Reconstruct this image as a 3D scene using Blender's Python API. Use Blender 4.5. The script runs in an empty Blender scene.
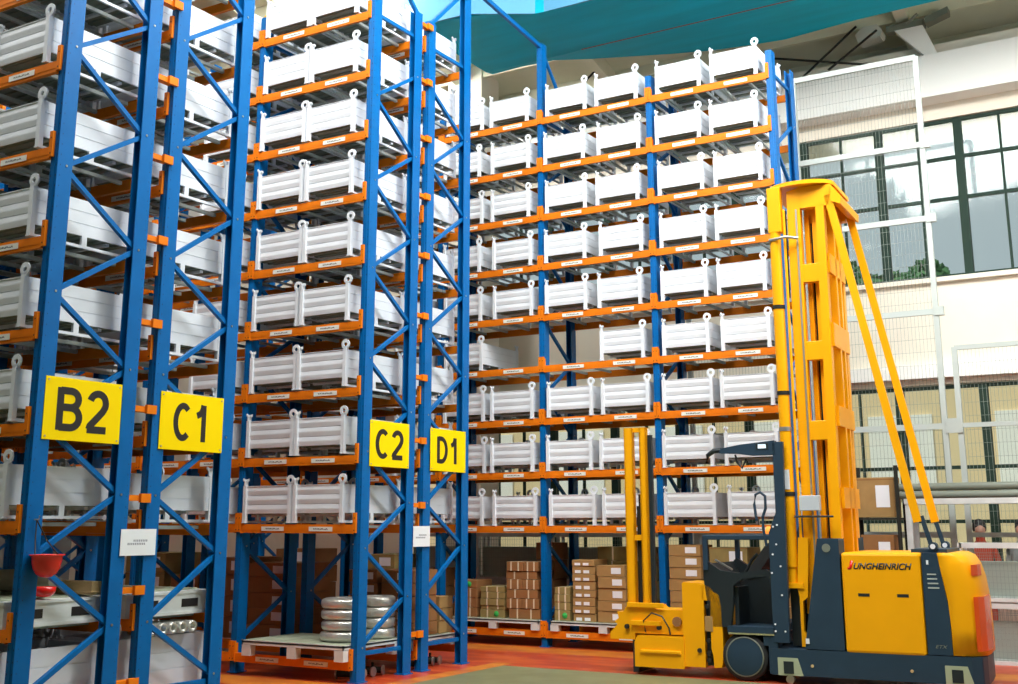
import bpy, bmesh, math, random
from mathutils import Vector, Matrix, Euler
random.seed(7)
scene = bpy.context.scene
C = scene.collection
PI = math.pi

# ------------------------------------------------------------------ camera
CAM_H = 1.85
F_PX, TILT, YAW, ROLL, CY = 1162.18, 0.2112, -0.539, 0.003, 276.66
cam_data = bpy.data.cameras.new('camera')
cam = bpy.data.objects.new('camera', cam_data)
C.objects.link(cam)
cam_data.sensor_fit = 'HORIZONTAL'
cam_data.sensor_width = 36.0
cam_data.lens = F_PX / 1018 * 36.0
cam_data.shift_y = -(342 - CY) / 1018
cam_data.clip_end = 300
cam.location = (0, 0, CAM_H)
cam.matrix_world = (Matrix.Translation((0, 0, CAM_H)) @ Matrix.Rotation(-YAW, 4, 'Z')
                    @ Matrix.Rotation(PI / 2 + TILT, 4, 'X') @ Matrix.Rotation(-ROLL, 4, 'Z'))
scene.camera = cam

# ------------------------------------------------------------------ world, lights, exposure
w = bpy.data.worlds.new('world'); scene.world = w; w.use_nodes = True
bg = w.node_tree.nodes['Background']
bg.inputs['Color'].default_value = (0.80, 0.92, 1.0, 1)
bg.inputs['Strength'].default_value = 0.75

def area(name, loc, target, sx, sy, energy, color=(1, 1, 1)):
    l = bpy.data.lights.new(name, 'AREA'); l.shape = 'RECTANGLE'; l.size = sx; l.size_y = sy
    l.energy = energy; l.color = color
    o = bpy.data.objects.new(name, l); C.objects.link(o); o.location = loc
    d = Vector(target) - Vector(loc)
    o.rotation_euler = d.to_track_quat('-Z', 'Y').to_euler()
    return o
area('fill_aisle', (-5.8, 8.2, 12.9), (-9.0, 12.5, 5.0), 7, 5, 2800, (1.0, 0.99, 0.95))  # added overhead fill for the racks; the roof has no opening here
area('fill_hall', (-0.5, 12.6, 12.3), (-5.5, 16.8, 6), 5, 4, 1600, (0.96, 0.99, 1.0))  # added fill over back rack and truck, no skylight modelled
area('fill_front', (-13.0, 3.0, 12.8), (-11, 9, 4.5), 8, 5, 900, (1.0, 0.99, 0.95))  # unseen fill lamp added to brighten the near rack rows
area('fill_camera_side', (6.5, 6.0, 4.2), (-6, 14, 1.2), 4.5, 4.5, 25, (0.84, 0.92, 1.0))  # weak fill added from the camera side; there is no gate
area('fill_wall', (0.5, 13.5, 11.3), (-4.5, 21, 9.6), 4, 2.5, 640, (1.0, 0.99, 0.96))  # invented lamp out of view, aimed to whiten the back wall beam
area('fill_corner', (-13.5, 15.5, 11.9), (-11, 22, 11.2), 3, 1.5, 1300, (1.0, 0.98, 0.9))  # extra fill added to lift the dark area by the crane end
area('fill_roof', (3.5, 14.0, 6.5), (-7, 19.5, 11.2), 4, 3, 330, (1.0, 0.98, 0.9))  # unseen upward fill added to brighten roof and crane underside
sun_l = bpy.data.lights.new('sun', 'SUN'); sun_l.energy = 3.6; sun_l.angle = 0.02; sun_l.color = (1, .96, .88)
sun = bpy.data.objects.new('sun', sun_l); C.objects.link(sun); sun.rotation_euler = (math.radians(32), 0, math.radians(-25))

scene.view_settings.view_transform = 'Standard'
scene.view_settings.look = 'None'
scene.view_settings.gamma = 1
scene.view_settings.use_curve_mapping = False
scene.view_settings.exposure = -0.38

# ------------------------------------------------------------------ materials
def mat(name, col, rough=0.5, metal=0.0, spec=0.5, bump=0.0, bscale=20, var=0.0, vscale=3.0, emit=0, coat=0, stretch=(1, 1, 1)):
    m = bpy.data.materials.new(name); m.use_nodes = True
    nt = m.node_tree; b = nt.nodes['Principled BSDF']
    b.inputs['Base Color'].default_value = (*col, 1)
    b.inputs['Roughness'].default_value = rough
    b.inputs['Metallic'].default_value = metal
    b.inputs['Specular IOR Level'].default_value = spec
    if coat: b.inputs['Coat Weight'].default_value = coat
    tc = nt.nodes.new('ShaderNodeTexCoord'); mp = nt.nodes.new('ShaderNodeMapping')
    mp.inputs['Scale'].default_value = stretch
    nt.links.new(tc.outputs['Object'], mp.inputs['Vector'])
    if var:
        n = nt.nodes.new('ShaderNodeTexNoise'); n.inputs['Scale'].default_value = vscale; n.inputs['Detail'].default_value = 4
        nt.links.new(mp.outputs['Vector'], n.inputs['Vector'])
        r = nt.nodes.new('ShaderNodeValToRGB')
        r.color_ramp.elements[0].position = 0.3; r.color_ramp.elements[1].position = 0.75
        r.color_ramp.elements[0].color = (*[c * (1 - var) for c in col], 1)
        r.color_ramp.elements[1].color = (*[min(1, c * (1 + var * .5)) for c in col], 1)
        nt.links.new(n.outputs['Fac'], r.inputs['Fac']); nt.links.new(r.outputs['Color'], b.inputs['Base Color'])
    if bump:
        n2 = nt.nodes.new('ShaderNodeTexNoise'); n2.inputs['Scale'].default_value = bscale
        nt.links.new(mp.outputs['Vector'], n2.inputs['Vector'])
        bp = nt.nodes.new('ShaderNodeBump'); bp.inputs['Strength'].default_value = bump; bp.inputs['Distance'].default_value = 0.02
        nt.links.new(n2.outputs['Fac'], bp.inputs['Height']); nt.links.new(bp.outputs['Normal'], b.inputs['Normal'])
    if emit:
        b.inputs['Emission Color'].default_value = (*col, 1); b.inputs['Emission Strength'].default_value = emit
    return m

M = {}
M['blue'] = mat('blue_rack_paint', (0.0, 0.125, 0.40), 0.38, spec=0.22, var=0.10, vscale=4)
M['orange'] = mat('orange_beam_paint', (0.82, 0.205, 0.006), 0.45, spec=0.2, var=0.18, vscale=3)
M['white'] = mat('white_box_paint', (0.77, 0.82, 0.88), 0.42, var=0.05, vscale=5)
M['white2'] = mat('white_paint_worn', (0.70, 0.74, 0.74), 0.5, var=0.12, vscale=6)
M['label'] = None
M['pan'] = mat('shaded_floor_pan', (0.22, 0.26, 0.22), 0.5)  # shade under the boxes put into the pan colour
M['yellow'] = mat('yellow_sign_sheet', (0.97, 0.70, 0.0), 0.5, spec=0.1)
M['black'] = mat('black_lettering', (0.012, 0.010, 0.010), 0.5)
M['truck'] = mat('truck_yellow_paint', (0.95, 0.42, 0.004), 0.36, var=0.05, vscale=2, spec=0.22)
M['slate'] = mat('slate_paint', (0.025, 0.052, 0.085), 0.45, spec=0.25, var=0.1)
M['dark'] = mat('dark_plastic', (0.012, 0.02, 0.025), 0.45)
M['rubber'] = mat('rubber', (0.02, 0.022, 0.025), 0.6)
M['steel'] = mat('bare_steel', (0.5, 0.5, 0.48), 0.35, metal=0.8)
M['silver'] = mat('silver_wrap', (0.62, 0.62, 0.58), 0.28, metal=0.6, bump=0.5, bscale=30)
M['greyp'] = mat('grey_fence_paint', (0.45, 0.5, 0.48), 0.5)
M['wire'] = mat('grey_wire', (0.25, 0.29, 0.26), 0.5)
M['red'] = mat('red_plastic', (0.80, 0.012, 0.008), 0.25, coat=0.3)
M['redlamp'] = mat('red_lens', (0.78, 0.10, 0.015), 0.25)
M['paper'] = mat('white_paper', (0.82, 0.85, 0.9), 0.7)
M['cardA'] = mat('tan_cardboard', (0.40, 0.235, 0.08), 0.8, var=0.15, vscale=5)
M['cardB'] = mat('brown_cardboard', (0.31, 0.14, 0.045), 0.8, var=0.15, vscale=5)
M['cardC'] = mat('olive_cardboard', (0.31, 0.235, 0.08), 0.8, var=0.2, vscale=6)
M['tape'] = mat('clear_tape', (0.72, 0.62, 0.45), 0.3)
M['green'] = mat('green_sticker', (0.03, 0.45, 0.08), 0.5)
M['cream'] = mat('cream_plaster', (0.86, 0.80, 0.68), 0.85, var=0.04, vscale=1.5)
M['wallg'] = mat('grey_plaster', (0.26, 0.28, 0.28), 0.9, var=0.05)
M['bandw'] = mat('white_runway_beam', (0.93, 0.92, 0.88), 0.7)
M['roof'] = mat('pale_concrete_roof', (0.80, 0.79, 0.62), 0.9, var=0.1, vscale=1)
M['teal'] = mat('teal_crane_paint', (0.0, 0.42, 0.58), 0.6, spec=0.15, var=0.2, vscale=1.5, stretch=(.3, 2, 2))
M['skyblue'] = mat('light_blue_crane_paint', (0.10, 0.32, 0.52), 0.6, spec=0.2)
M['mullion'] = mat('dark_green_window_steel', (0.018, 0.04, 0.028), 0.6, spec=0.2)
M['rod'] = mat('dark_rod', (0.03, 0.03, 0.025), 0.8, spec=0.1)
M['pipe'] = mat('grey_green_pipe', (0.19, 0.21, 0.17), 0.5)
M['skin'] = mat('skin', (0.5, 0.28, 0.2), 0.6)
M['hair'] = mat('black_hair', (0.01, 0.01, 0.01), 0.6)
M['shirt'] = mat('red_jacket', (0.42, 0.06, 0.03), 0.8)
M['shirt2'] = mat('grey_jacket', (0.25, 0.28, 0.28), 0.8)
M['leaf'] = mat('foliage', (0.10, 0.24, 0.10), 0.8, var=0.6, vscale=3, bump=1, bscale=5)
M['bark'] = mat('bark', (0.12, 0.08, 0.05), 0.9)
M['facade'] = mat('beige_facade', (0.85, 0.68, 0.42), 0.9, var=0.06, vscale=.6)
M['ground'] = mat('outdoor_ground', (0.42, 0.42, 0.36), 0.9, var=0.1)
M['wood'] = mat('yellow_wood', (0.62, 0.45, 0.22), 0.7, var=0.2, vscale=4, stretch=(1, 6, 6))
M['olivewood'] = mat('pallet_boards', (0.42, 0.47, 0.34), 0.7, var=0.2, vscale=4, stretch=(6, 1, 6))
M['lamp'] = mat('lamp_housing', (0.62, 0.64, 0.58), 0.4)
M['amber'] = mat('amber_lamp_lens', (1.0, 0.35, 0.05), 0.3, emit=1.2)
M['screen'] = mat('lit_display', (0.75, 0.9, 1.0), 0.3, emit=0.6)

# label with illegible print
def label_mat():
    m = bpy.data.materials.new('printed_label'); m.use_nodes = True
    nt = m.node_tree; b = nt.nodes['Principled BSDF']; b.inputs['Roughness'].default_value = 0.6
    tc = nt.nodes.new('ShaderNodeTexCoord'); mp = nt.nodes.new('ShaderNodeMapping'); mp.inputs['Scale'].default_value = (90, 1, 60)
    n = nt.nodes.new('ShaderNodeTexNoise'); n.inputs['Scale'].default_value = 1
    sx = nt.nodes.new('ShaderNodeSeparateXYZ')
    nt.links.new(tc.outputs['Object'], mp.inputs['Vector']); nt.links.new(mp.outputs['Vector'], n.inputs['Vector'])
    nt.links.new(tc.outputs['Object'], sx.inputs[0])
    def mth(op, a, bb):
        k = nt.nodes.new('ShaderNodeMath'); k.operation = op
        for i, v in enumerate((a, bb)):
            if isinstance(v, (int, float)): k.inputs[i].default_value = v
            else: nt.links.new(v, k.inputs[i])
        return k.outputs[0]
    az = nt.nodes.new('ShaderNodeMath'); az.operation = 'ABSOLUTE'; nt.links.new(sx.outputs['Z'], az.inputs[0])
    ax = nt.nodes.new('ShaderNodeMath'); ax.operation = 'ABSOLUTE'; nt.links.new(sx.outputs['X'], ax.inputs[0])
    f = mth('MULTIPLY', mth('LESS_THAN', az.outputs[0], 0.009), mth('LESS_THAN', ax.outputs[0], 0.12))
    f = mth('MULTIPLY', f, mth('GREATER_THAN', n.outputs['Fac'], 0.47))
    mx = nt.nodes.new('ShaderNodeMix'); mx.data_type = 'RGBA'
    mx.inputs['A'].default_value = (0.8, 0.8, 0.74, 1); mx.inputs['B'].default_value = (0.08, 0.08, 0.08, 1)
    nt.links.new(f, mx.inputs['Factor']); nt.links.new(mx.outputs['Result'], b.inputs['Base Color'])
    return m
M['label'] = label_mat()

def glass_mat(name, tint, mixf):
    m = bpy.data.materials.new(name); m.use_nodes = True
    nt = m.node_tree
    for n in list(nt.nodes): nt.nodes.remove(n)
    out = nt.nodes.new('ShaderNodeOutputMaterial'); t = nt.nodes.new('ShaderNodeBsdfTransparent'); g = nt.nodes.new('ShaderNodeBsdfGlossy')
    t.inputs['Color'].default_value = (*tint, 1); g.inputs['Roughness'].default_value = 0.08
    fr = nt.nodes.new('ShaderNodeFresnel'); fr.inputs['IOR'].default_value = 1.45
    mx = nt.nodes.new('ShaderNodeMixShader')
    nt.links.new(fr.outputs[0], mx.inputs[0]); nt.links.new(t.outputs[0], mx.inputs[1]); nt.links.new(g.outputs[0], mx.inputs[2])
    nt.links.new(mx.outputs[0], out.inputs[0]); return m
M['glass'] = glass_mat('window_glass', (0.93, 0.97, 0.95), 0.1)

def floor_mat(name, c1, c2, rough, sc, stretch):
    m = mat(name, c1, rough, var=0.0)
    nt = m.node_tree; b = nt.nodes['Principled BSDF']
    tc = nt.nodes.new('ShaderNodeTexCoord'); mp = nt.nodes.new('ShaderNodeMapping'); mp.inputs['Scale'].default_value = stretch
    nt.links.new(tc.outputs['Object'], mp.inputs['Vector'])
    n = nt.nodes.new('ShaderNodeTexNoise'); n.inputs['Scale'].default_value = sc; n.inputs['Detail'].default_value = 6
    nt.links.new(mp.outputs['Vector'], n.inputs['Vector'])
    r = nt.nodes.new('ShaderNodeValToRGB'); r.color_ramp.elements[0].position = .42; r.color_ramp.elements[1].position = .62
    r.color_ramp.elements[0].color = (*c1, 1); r.color_ramp.elements[1].color = (*c2, 1)
    nt.links.new(n.outputs['Fac'], r.inputs['Fac']); nt.links.new(r.outputs['Color'], b.inputs['Base Color'])
    bp = nt.nodes.new('ShaderNodeBump'); bp.inputs['Strength'].default_value = 0.15; bp.inputs['Distance'].default_value = .01
    nt.links.new(n.outputs['Fac'], bp.inputs['Height']); nt.links.new(bp.outputs['Normal'], b.inputs['Normal'])
    return m
M['f_red'] = floor_mat('red_floor_paint', (0.42, 0.035, 0.012), (0.60, 0.10, 0.02), 0.35, 1.6, (.6, 2.5, 1))
M['f_orange'] = floor_mat('orange_floor_paint', (0.62, 0.20, 0.02), (0.50, 0.12, 0.02), 0.4, 2.0, (.7, 2, 1))
M['f_grey'] = floor_mat('grey_green_floor', (0.17, 0.17, 0.08), (0.20, 0.20, 0.10), 0.45, 3, (1, 1, 1))

# ------------------------------------------------------------------ mesh builder
class MB:
    def __init__(s): s.v = []; s.f = []; s.mi = []; s.sm = []
    def add(s, vs, fs, mi=0, sm=False):
        k = len(s.v); s.v += [tuple(v) for v in vs]
        for f in fs: s.f.append(tuple(i + k for i in f)); s.mi.append(mi); s.sm.append(sm)
        return s
    def box(s, x0, x1, y0, y1, z0, z1, mi=0):
        return s.add([(x0, y0, z0), (x1, y0, z0), (x1, y1, z0), (x0, y1, z0), (x0, y0, z1), (x1, y0, z1), (x1, y1, z1), (x0, y1, z1)],
                     [(0, 3, 2, 1), (4, 5, 6, 7), (0, 1, 5, 4), (1, 2, 6, 5), (2, 3, 7, 6), (3, 0, 4, 7)], mi)
    def bar(s, a, b, w, h, mi=0, up=(0, 0, 1)):
        a, b = Vector(a), Vector(b); d = (b - a).normalized(); u = Vector(up)
        if abs(d.dot(u)) > .98: u = Vector((1, 0, 0))
        r = d.cross(u).normalized(); u = r.cross(d).normalized()
        vs = []
        for p in (a, b):
            for i, j in ((-1, -1), (1, -1), (1, 1), (-1, 1)): vs.append(p + r * i * w / 2 + u * j * h / 2)
        return s.add(vs, [(3, 2, 1, 0), (4, 5, 6, 7), (0, 1, 5, 4), (1, 2, 6, 5), (2, 3, 7, 6), (3, 0, 4, 7)], mi)
    def tube(s, pts, r, n=10, mi=0, cap=True):
        pts = [Vector(p) for p in pts]; rings = []; k0 = len(s.v); vs = []; fs = []
        ref = Vector((0, 0, 1))
        for i, p in enumerate(pts):
            d = (pts[min(i + 1, len(pts) - 1)] - pts[max(i - 1, 0)]).normalized()
            rf = ref if abs(d.dot(ref)) < .95 else Vector((1, 0, 0))
            x = d.cross(rf).normalized(); y = x.cross(d).normalized()
            rr = r[i] if isinstance(r, (list, tuple)) else r
            for j in range(n): t = 2 * PI * j / n; vs.append(p + x * rr * math.cos(t) + y * rr * math.sin(t))
        for i in range(len(pts) - 1):
            for j in range(n): fs.append((i * n + j, i * n + (j + 1) % n, (i + 1) * n + (j + 1) % n, (i + 1) * n + j))
        s.add(vs, fs, mi, True)
        if cap: s.add([vs[j] for j in range(n)], [tuple(reversed(range(n)))], mi); s.add(vs[-n:], [tuple(range(n))], mi)
        return s
    def prism(s, poly, axis, a0, a1, mi=0, sm=False):
        """poly: 2D pts; axis 0 -> (y,z), 1 -> (x,z), 2 -> (x,y)"""
        def mk(p, a): return (a, p[0], p[1]) if axis == 0 else ((p[0], a, p[1]) if axis == 1 else (p[0], p[1], a))
        n = len(poly); area2 = sum(poly[i][0] * poly[(i + 1) % n][1] - poly[(i + 1) % n][0] * poly[i][1] for i in range(n))
        if (area2 < 0): poly = poly[::-1]
        v = [mk(p, a0) for p in poly] + [mk(p, a1) for p in poly]
        fl = axis == 1
        if a1 < a0: fl = not fl
        side = [(i, (i + 1) % n, n + (i + 1) % n, n + i) for i in range(n)]
        c0 = tuple(reversed(range(n))); c1 = tuple(range(n, 2 * n))
        if fl: side = [tuple(reversed(q)) for q in side]; c0 = tuple(reversed(c0)); c1 = tuple(reversed(c1))
        s.add(v, side, mi, sm); s.add(v[:n], [tuple(c0)], mi); s.add(v[n:], [tuple(i - n for i in c1)], mi)
        return s
    def lathe(s, prof, n=20, cx=0, cy=0, mi=0, axis=2, c=(0, 0, 0)):
        vs = []; fs = []
        for r, h in prof:
            for j in range(n):
                t = 2 * PI * j / n; a, b = r * math.cos(t), r * math.sin(t)
                p = (a, b, h) if axis == 2 else ((a, h, b) if axis == 1 else (h, a, b))
                vs.append((p[0] + c[0], p[1] + c[1], p[2] + c[2]))
        for i in range(len(prof) - 1):
            for j in range(n):
                q = (i * n + j, i * n + (j + 1) % n, (i + 1) * n + (j + 1) % n, (i + 1) * n + j)
                fs.append(q)
        return s.add(vs, fs, mi, True)
    def mesh(s, name, mats):
        me = bpy.data.meshes.new(name); me.from_pydata(s.v, [], s.f)
        for m in (mats if isinstance(mats, (list, tuple)) else [mats]): me.materials.append(m)
        me.polygons.foreach_set('material_index', s.mi); me.polygons.foreach_set('use_smooth', s.sm)
        me.update(); return me
    def build(s, name, mats, parent=None, loc=None, bevel=0):
        o = bpy.data.objects.new(name, s.mesh(name, mats)); C.objects.link(o)
        if parent is not None: o.parent = parent
        if loc: o.location = loc
        if bevel:
            b = o.modifiers.new('bevel', 'BEVEL'); b.width = bevel; b.segments = 2; b.limit_method = 'ANGLE'
        return o

def fixnormals(o):
    bm = bmesh.new(); bm.from_mesh(o.data); bmesh.ops.remove_doubles(bm, verts=bm.verts, dist=1e-5)
    bmesh.ops.recalc_face_normals(bm, faces=bm.faces); bm.to_mesh(o.data); bm.free(); return o

def tag(o, label=None, cat=None, group=None, kind=None):
    if label: o['label'] = label
    if cat: o['category'] = cat
    if group: o['group'] = group
    if kind: o['kind'] = kind
    return o
def empty(name, loc=(0, 0, 0), rz=0, label=None, cat=None, group=None):
    o = bpy.data.objects.new(name, None); C.objects.link(o); o.location = loc; o.rotation_euler = (0, 0, rz)
    o.empty_display_size = .1
    return tag(o, label, cat, group)
KIDS = {}
def kids(o): return [c for c in o.children]
def copy_tree(o, parent=None):
    c = o.copy(); C.objects.link(c)
    if parent is not None: c.parent = parent
    for ch in kids(o): copy_tree(ch, c)
    return c
def at(me_obj, parent, loc, name=None):
    """linked copy of a part with its sub-parts"""
    c = copy_tree(me_obj, parent); c.location = loc; return c
def text_mesh(name, body, w, h, m, parent, loc, rot, shear=0.0, bold=0.02, depth=0.004):
    cu = bpy.data.curves.new(name, 'FONT'); cu.body = body; cu.size = 1; cu.offset = bold; cu.shear = shear; cu.extrude = 0.0
    t = bpy.data.objects.new('tmp', cu); C.objects.link(t)
    bpy.context.view_layer.update()
    me = bpy.data.meshes.new_from_object(t.evaluated_get(bpy.context.evaluated_depsgraph_get()))
    bpy.data.objects.remove(t)
    xs = [v.co.x for v in me.vertices]; ys = [v.co.y for v in me.vertices]
    x0, x1, y0, y1 = min(xs), max(xs), min(ys), max(ys)
    for v in me.vertices:
        v.co.x = ((v.co.x - x0) / (x1 - x0) - .5) * w; v.co.y = ((v.co.y - y0) / (y1 - y0) - .5) * h; v.co.z = 0
    me.materials.clear(); me.materials.append(m)
    o = bpy.data.objects.new(name, me); C.objects.link(o); o.parent = parent; o.location = loc; o.rotation_euler = rot
    sd = o.modifiers.new('thick', 'SOLIDIFY'); sd.thickness = depth; sd.offset = 1
    return o

# ------------------------------------------------------------------ layout numbers (metres)
XB, XC = -8.90, -9.12                     # outer faces of the end frames
W = 1.97
YB, YC1, YC2, YD = 6.684, 8.023, 11.645, 12.984
YR, XR = 16.51, -5.20
D = 1.112
LV = [1.85 + .853 * k for k in range(9)]

# ------------------------------------------------------------------ setting
def struct(mb, name, mats, **k):
    o = mb.build(name, mats, **k); o['kind'] = 'structure'; return o
fl = MB()
def rect(mb, x0, x1, y0, y1, z, mi): mb.add([(x0, y0, z), (x1, y0, z), (x1, y1, z), (x0, y1, z)], [(0, 1, 2, 3)], mi)
xe = -8.55
rect(fl, xe, 12, -8, 14.12, 0, 0)                         # grey green drive floor
rect(fl, -26, xe, -8, 6.2, 0, 0)
rect(fl, -26, xe - .28, 6.2, 9.4, 0, 1)
rect(fl, -26, xe - .28, 9.4, 10.9, 0, 1)
rect(fl, -26, xe - .28, 10.9, 11.55, 0, 2)
rect(fl, -26, xe - .28, 11.55, 14.4, 0, 1)
rect(fl, xe - .28, xe, 6.2, 14.4, 0, 2)
fl.add([(xe, 14.12, 0), (12, 14.12, 0), (12, 14.4, 0), (xe, 14.4, 0)], [(0, 1, 2, 3)], 1)
rect(fl, -26, 12, 14.4, 15.75, 0, 1)
rect(fl, -26, 12, 15.75, 16.45, 0, 2)
rect(fl, -26, 12, 16.45, 21, 0, 1)
fl.add([(-26, -8, -.2), (12, -8, -.2), (12, 21, -.2), (-26, 21, -.2)], [(3, 2, 1, 0)], 0)
struct(fl, 'floor', [M['f_grey'], M['f_red'], M['f_orange']])

# back wall at Y = 21
WY = 21.0; YE = 25.0
wb = MB()
wb.box(-26, 6, WY, WY + .3, 4.22, 6.07); wb.box(-26, 6, WY, WY + .3, 8.98, 10.4); wb.box(-26, 6, WY, WY + .3, -.1, 1.0)
wb.box(-26, -15.3, WY, WY + .3, 1.0, 4.22); wb.box(-26, -15.3, WY, WY + .3, 6.07, 8.98)
wb.box(-26, 12, WY + .3, YE, 9.9, 10.1); wb.box(-26, 12, YE - .2, YE, 10.1, 10.4); wb.box(6, 12, WY, WY + .3, 0, 10.4)
struct(wb, 'wall_back', M['cream'])
tb = MB(); tb.box(-26, 6, WY - .45, WY + .02, 9.27, 10.06)
struct(tb, 'trim_1', M['bandw'])
tb = MB(); tb.box(-26, 6, WY - .16, WY, 4.32, 4.56); struct(tb, 'trim_2', M['bandw'])
tb = MB(); tb.box(-26, 6, WY - .1, WY, 6.0, 6.08); struct(tb, 'trim_3', M['cream'])
wf = MB(); wf.box(-26, 12, -8.3, -8, 0, 13.8); struct(wf, 'wall_front', M['wallg'])
wr = MB(); wr.box(12, 12.3, -8.3, YE, 0, 13.8); struct(wr, 'wall_right', M['wallg'])
wl = MB(); wl.box(-26.3, -26, -8.3, YE, 0, 13.8); struct(wl, 'wall_left', M['wallg'])

# windows: bays of thick mullion, thin mullion
n = 0
x = -4.65 - 1.39 * 15
wins = []
while x < 5.5:
    wins.append((x, x + 1.39)); x += 1.39
for (x0, x1) in wins:
    for (z0, z1, bars, off) in ((6.08, 8.97, (7.5, 8.25), 0.0), (1.0, 4.2, (1.9, 2.8), 0.05)):
        if x0 < -15.4: continue
        n += 1
        mb = MB(); a, b = x0 + off, x1 + off
        mb.box(a - .07, a + .07, WY + .02, WY + .16, z0, z1)
        mb.box(a + .07, b - .07, WY + .05, WY + .12, z0, z0 + .06); mb.box(a + .07, b - .07, WY + .05, WY + .12, z1 - .06, z1)
        mb.box((a + b) / 2 - .02, (a + b) / 2 + .02, WY + .04, WY + .11, z0, z1)
        for zb in bars: mb.box(a + .07, b - .07, WY + .045, WY + .115, zb - .03, zb + .03)
        o = struct(mb, 'window_%d' % n, M['mullion'])
        g = MB(); g.box(a + .07, b - .07, WY + .075, WY + .085, z0 + .06, z1 - .06); g.build('pane', M['glass'], o)

# roof: flat over the racks, falling to the back wall, with purlins and rafters

def roof_z(y): return 13.6 if y < 10 else 13.6 - (y - 10) * (13.6 - 10.3) / (YE - 10)
rf = MB()
for (y0, y1) in ((-8, 10), (10, YE)):
    z0, z1 = roof_z(y0), roof_z(y1)
    rf.add([(-26.3, y0, z0), (12, y0, z0), (12, y1, z1), (-26.3, y1, z1), (-26.3, y0, z0 + .2), (12, y0, z0 + .2), (12, y1, z1 + .2), (-26.3, y1, z1 + .2)],
           [(3, 2, 1, 0), (4, 5, 6, 7), (0, 1, 5, 4), (2, 3, 7, 6), (1, 2, 6, 5), (3, 0, 4, 7)])
y = 10.6
while y < 24.8:
    z = roof_z(y); rf.bar((-26, y, z - .12), (12, y, z - .12), .10, .24); y += 1.15
x = -25.0
while x < 12:
    rf.bar((x, 10, roof_z(10) - .15), (x, YE - .1, roof_z(YE - .1) - .15), .22, .34); x += 3.0
struct(rf, 'ceiling', M['roof'])

# column by the crane end
cb = MB(); cb.prism([(-13.3, 0), (-12.45, 0), (-12.45, 11.6), (-13.3, 12.4)], 1, 19.7, 20.4)
struct(cb, 'column_1', M['cream'])

# ------------------------------------------------------------------ outdoors
gb = MB(); gb.box(-60, 40, WY + .3, 80, -.3, -.05); struct(gb, 'ground', M['ground'])
bd = empty('building', (-8, 31, 0), 0, 'beige building seen through the lower windows of the back wall', 'building')
b = MB(); b.box(-40, 22, 0, 6, -.05, 5.6); b.build('wall', M['facade'], bd)
for i in range(11):
    q = MB(); x = -12 + i * 3.1; q.box(x, x + 1.6, -.06, .02, 2.5, 4.6); q.build('window', M['bandw'], bd)
b = MB(); b.box(-40.2, 22.2, -.2, 6.2, 5.6, 5.8); b.build('roof', M['roof'], bd)
def tree(x, y, h, r, lab, seed):
    random.seed(seed)
    t = empty('tree', (x, y, 0), 0, lab, 'tree', 'trees behind the windows')
    MB().tube([(0, 0, -.05), (0.1, 0, h * .5), (0, 0, h * .8)], [.25, .2, .1]).build('trunk', M['bark'], t)
    bm = bmesh.new()
    for i in range(22):
        c = Vector((random.uniform(-r, r), random.uniform(-r, r), h + random.uniform(-r, r) * .6))
        bmesh.ops.create_icosphere(bm, subdivisions=4, radius=r * random.uniform(.2, .42), matrix=Matrix.Translation(c))
    for v in bm.verts: v.co += Vector((random.uniform(-1, 1), random.uniform(-1, 1), random.uniform(-1, 1))) * .22
    me = bpy.data.meshes.new('crown'); bm.to_mesh(me); bm.free(); me.materials.append(M['leaf'])
    o = bpy.data.objects.new('crown', me); C.objects.link(o); o.parent = t
tree(-8.6, 40, 9.0, 2.0, 'green tree seen through the upper window left of the fence post', 1)
tree(-4.6, 42, 8.6, 1.4, 'smaller green tree behind the upper window nearest the picture edge', 2)

# ------------------------------------------------------------------ crane girder high under the roof
cr = empty('crane_girder', (-7, 17.5, 10.5), 0, 'long teal overhead crane girder with a light blue upper part under the roof', 'crane')
g = MB()
# curved belly seen from below
n = 28
xs = [-4.3 + i * 19.0 / n for i in range(n + 1)]
PB = [(-4.3, .8), (-3.1, .72), (-2.5, 1.04), (-.43, 1.88), (1, 2.17), (2.5, 1.98), (4.2, 1.9), (20, 1.9)]
PF = [(-6.5, -1.9), (-3.2, -1.8), (-2.16, -1.18), (20, -1.22)]
def lin(T, x):
    for (a, ya), (b, yb_) in zip(T, T[1:]):
        if a <= x <= b: return ya + (yb_ - ya) * (x - a) / (b - a)
    return T[-1][1]
def yb(x): return lin(PB, x)
rows = [('f', .0), ('f', .9), (None, .9), (None, .03), (.55, -.02)]
vs = []; fs = []
for x in xs:
    yy = yb(x)
    for (ry, rz) in rows: vs.append((x, (yy if ry is None else (lin(PF, x) if ry == 'f' else ry)), rz))
k = len(rows)
for i in range(n):
    for j in range(k): fs.append((i * k + j, i * k + (j + 1) % k, (i + 1) * k + (j + 1) % k, (i + 1) * k + j))
g.add(vs, fs); g.add(vs[:k], [tuple(range(k))]); g.add(vs[-k:], [tuple(range(k))])
fixnormals(g.build('girder', M['teal'], cr))
g = MB()
for (xa, ya), (xb2, yb2) in zip(PF, PF[1:]):
    g.add([(xa, ya - .04, .0), (xb2, yb2 - .04, 0), (xb2, yb2 - .04, 1.9), (xa, ya - .04, 1.9), (xa, ya, 0), (xb2, yb2, 0), (xb2, yb2, 1.9), (xa, ya, 1.9)], [(0, 1, 2, 3), (5, 4, 7, 6), (1, 0, 4, 5), (3, 2, 6, 7)])
g.build('web_plate', M['skyblue'], cr)
g = MB(); g.box(-2.2, 14.5, .5, .54, -.02, .01); g.build('conductor_rail', mat('rust_red_rail', (0.25, 0.05, 0.03), .6), cr)
g = MB(); g.box(-4.1, -3.6, -1.2, .8, .9, 1.3); g.box(9, 9.5, -1.2, .8, .9, 1.3); g.build('end_carriage', M['teal'], cr)

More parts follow.
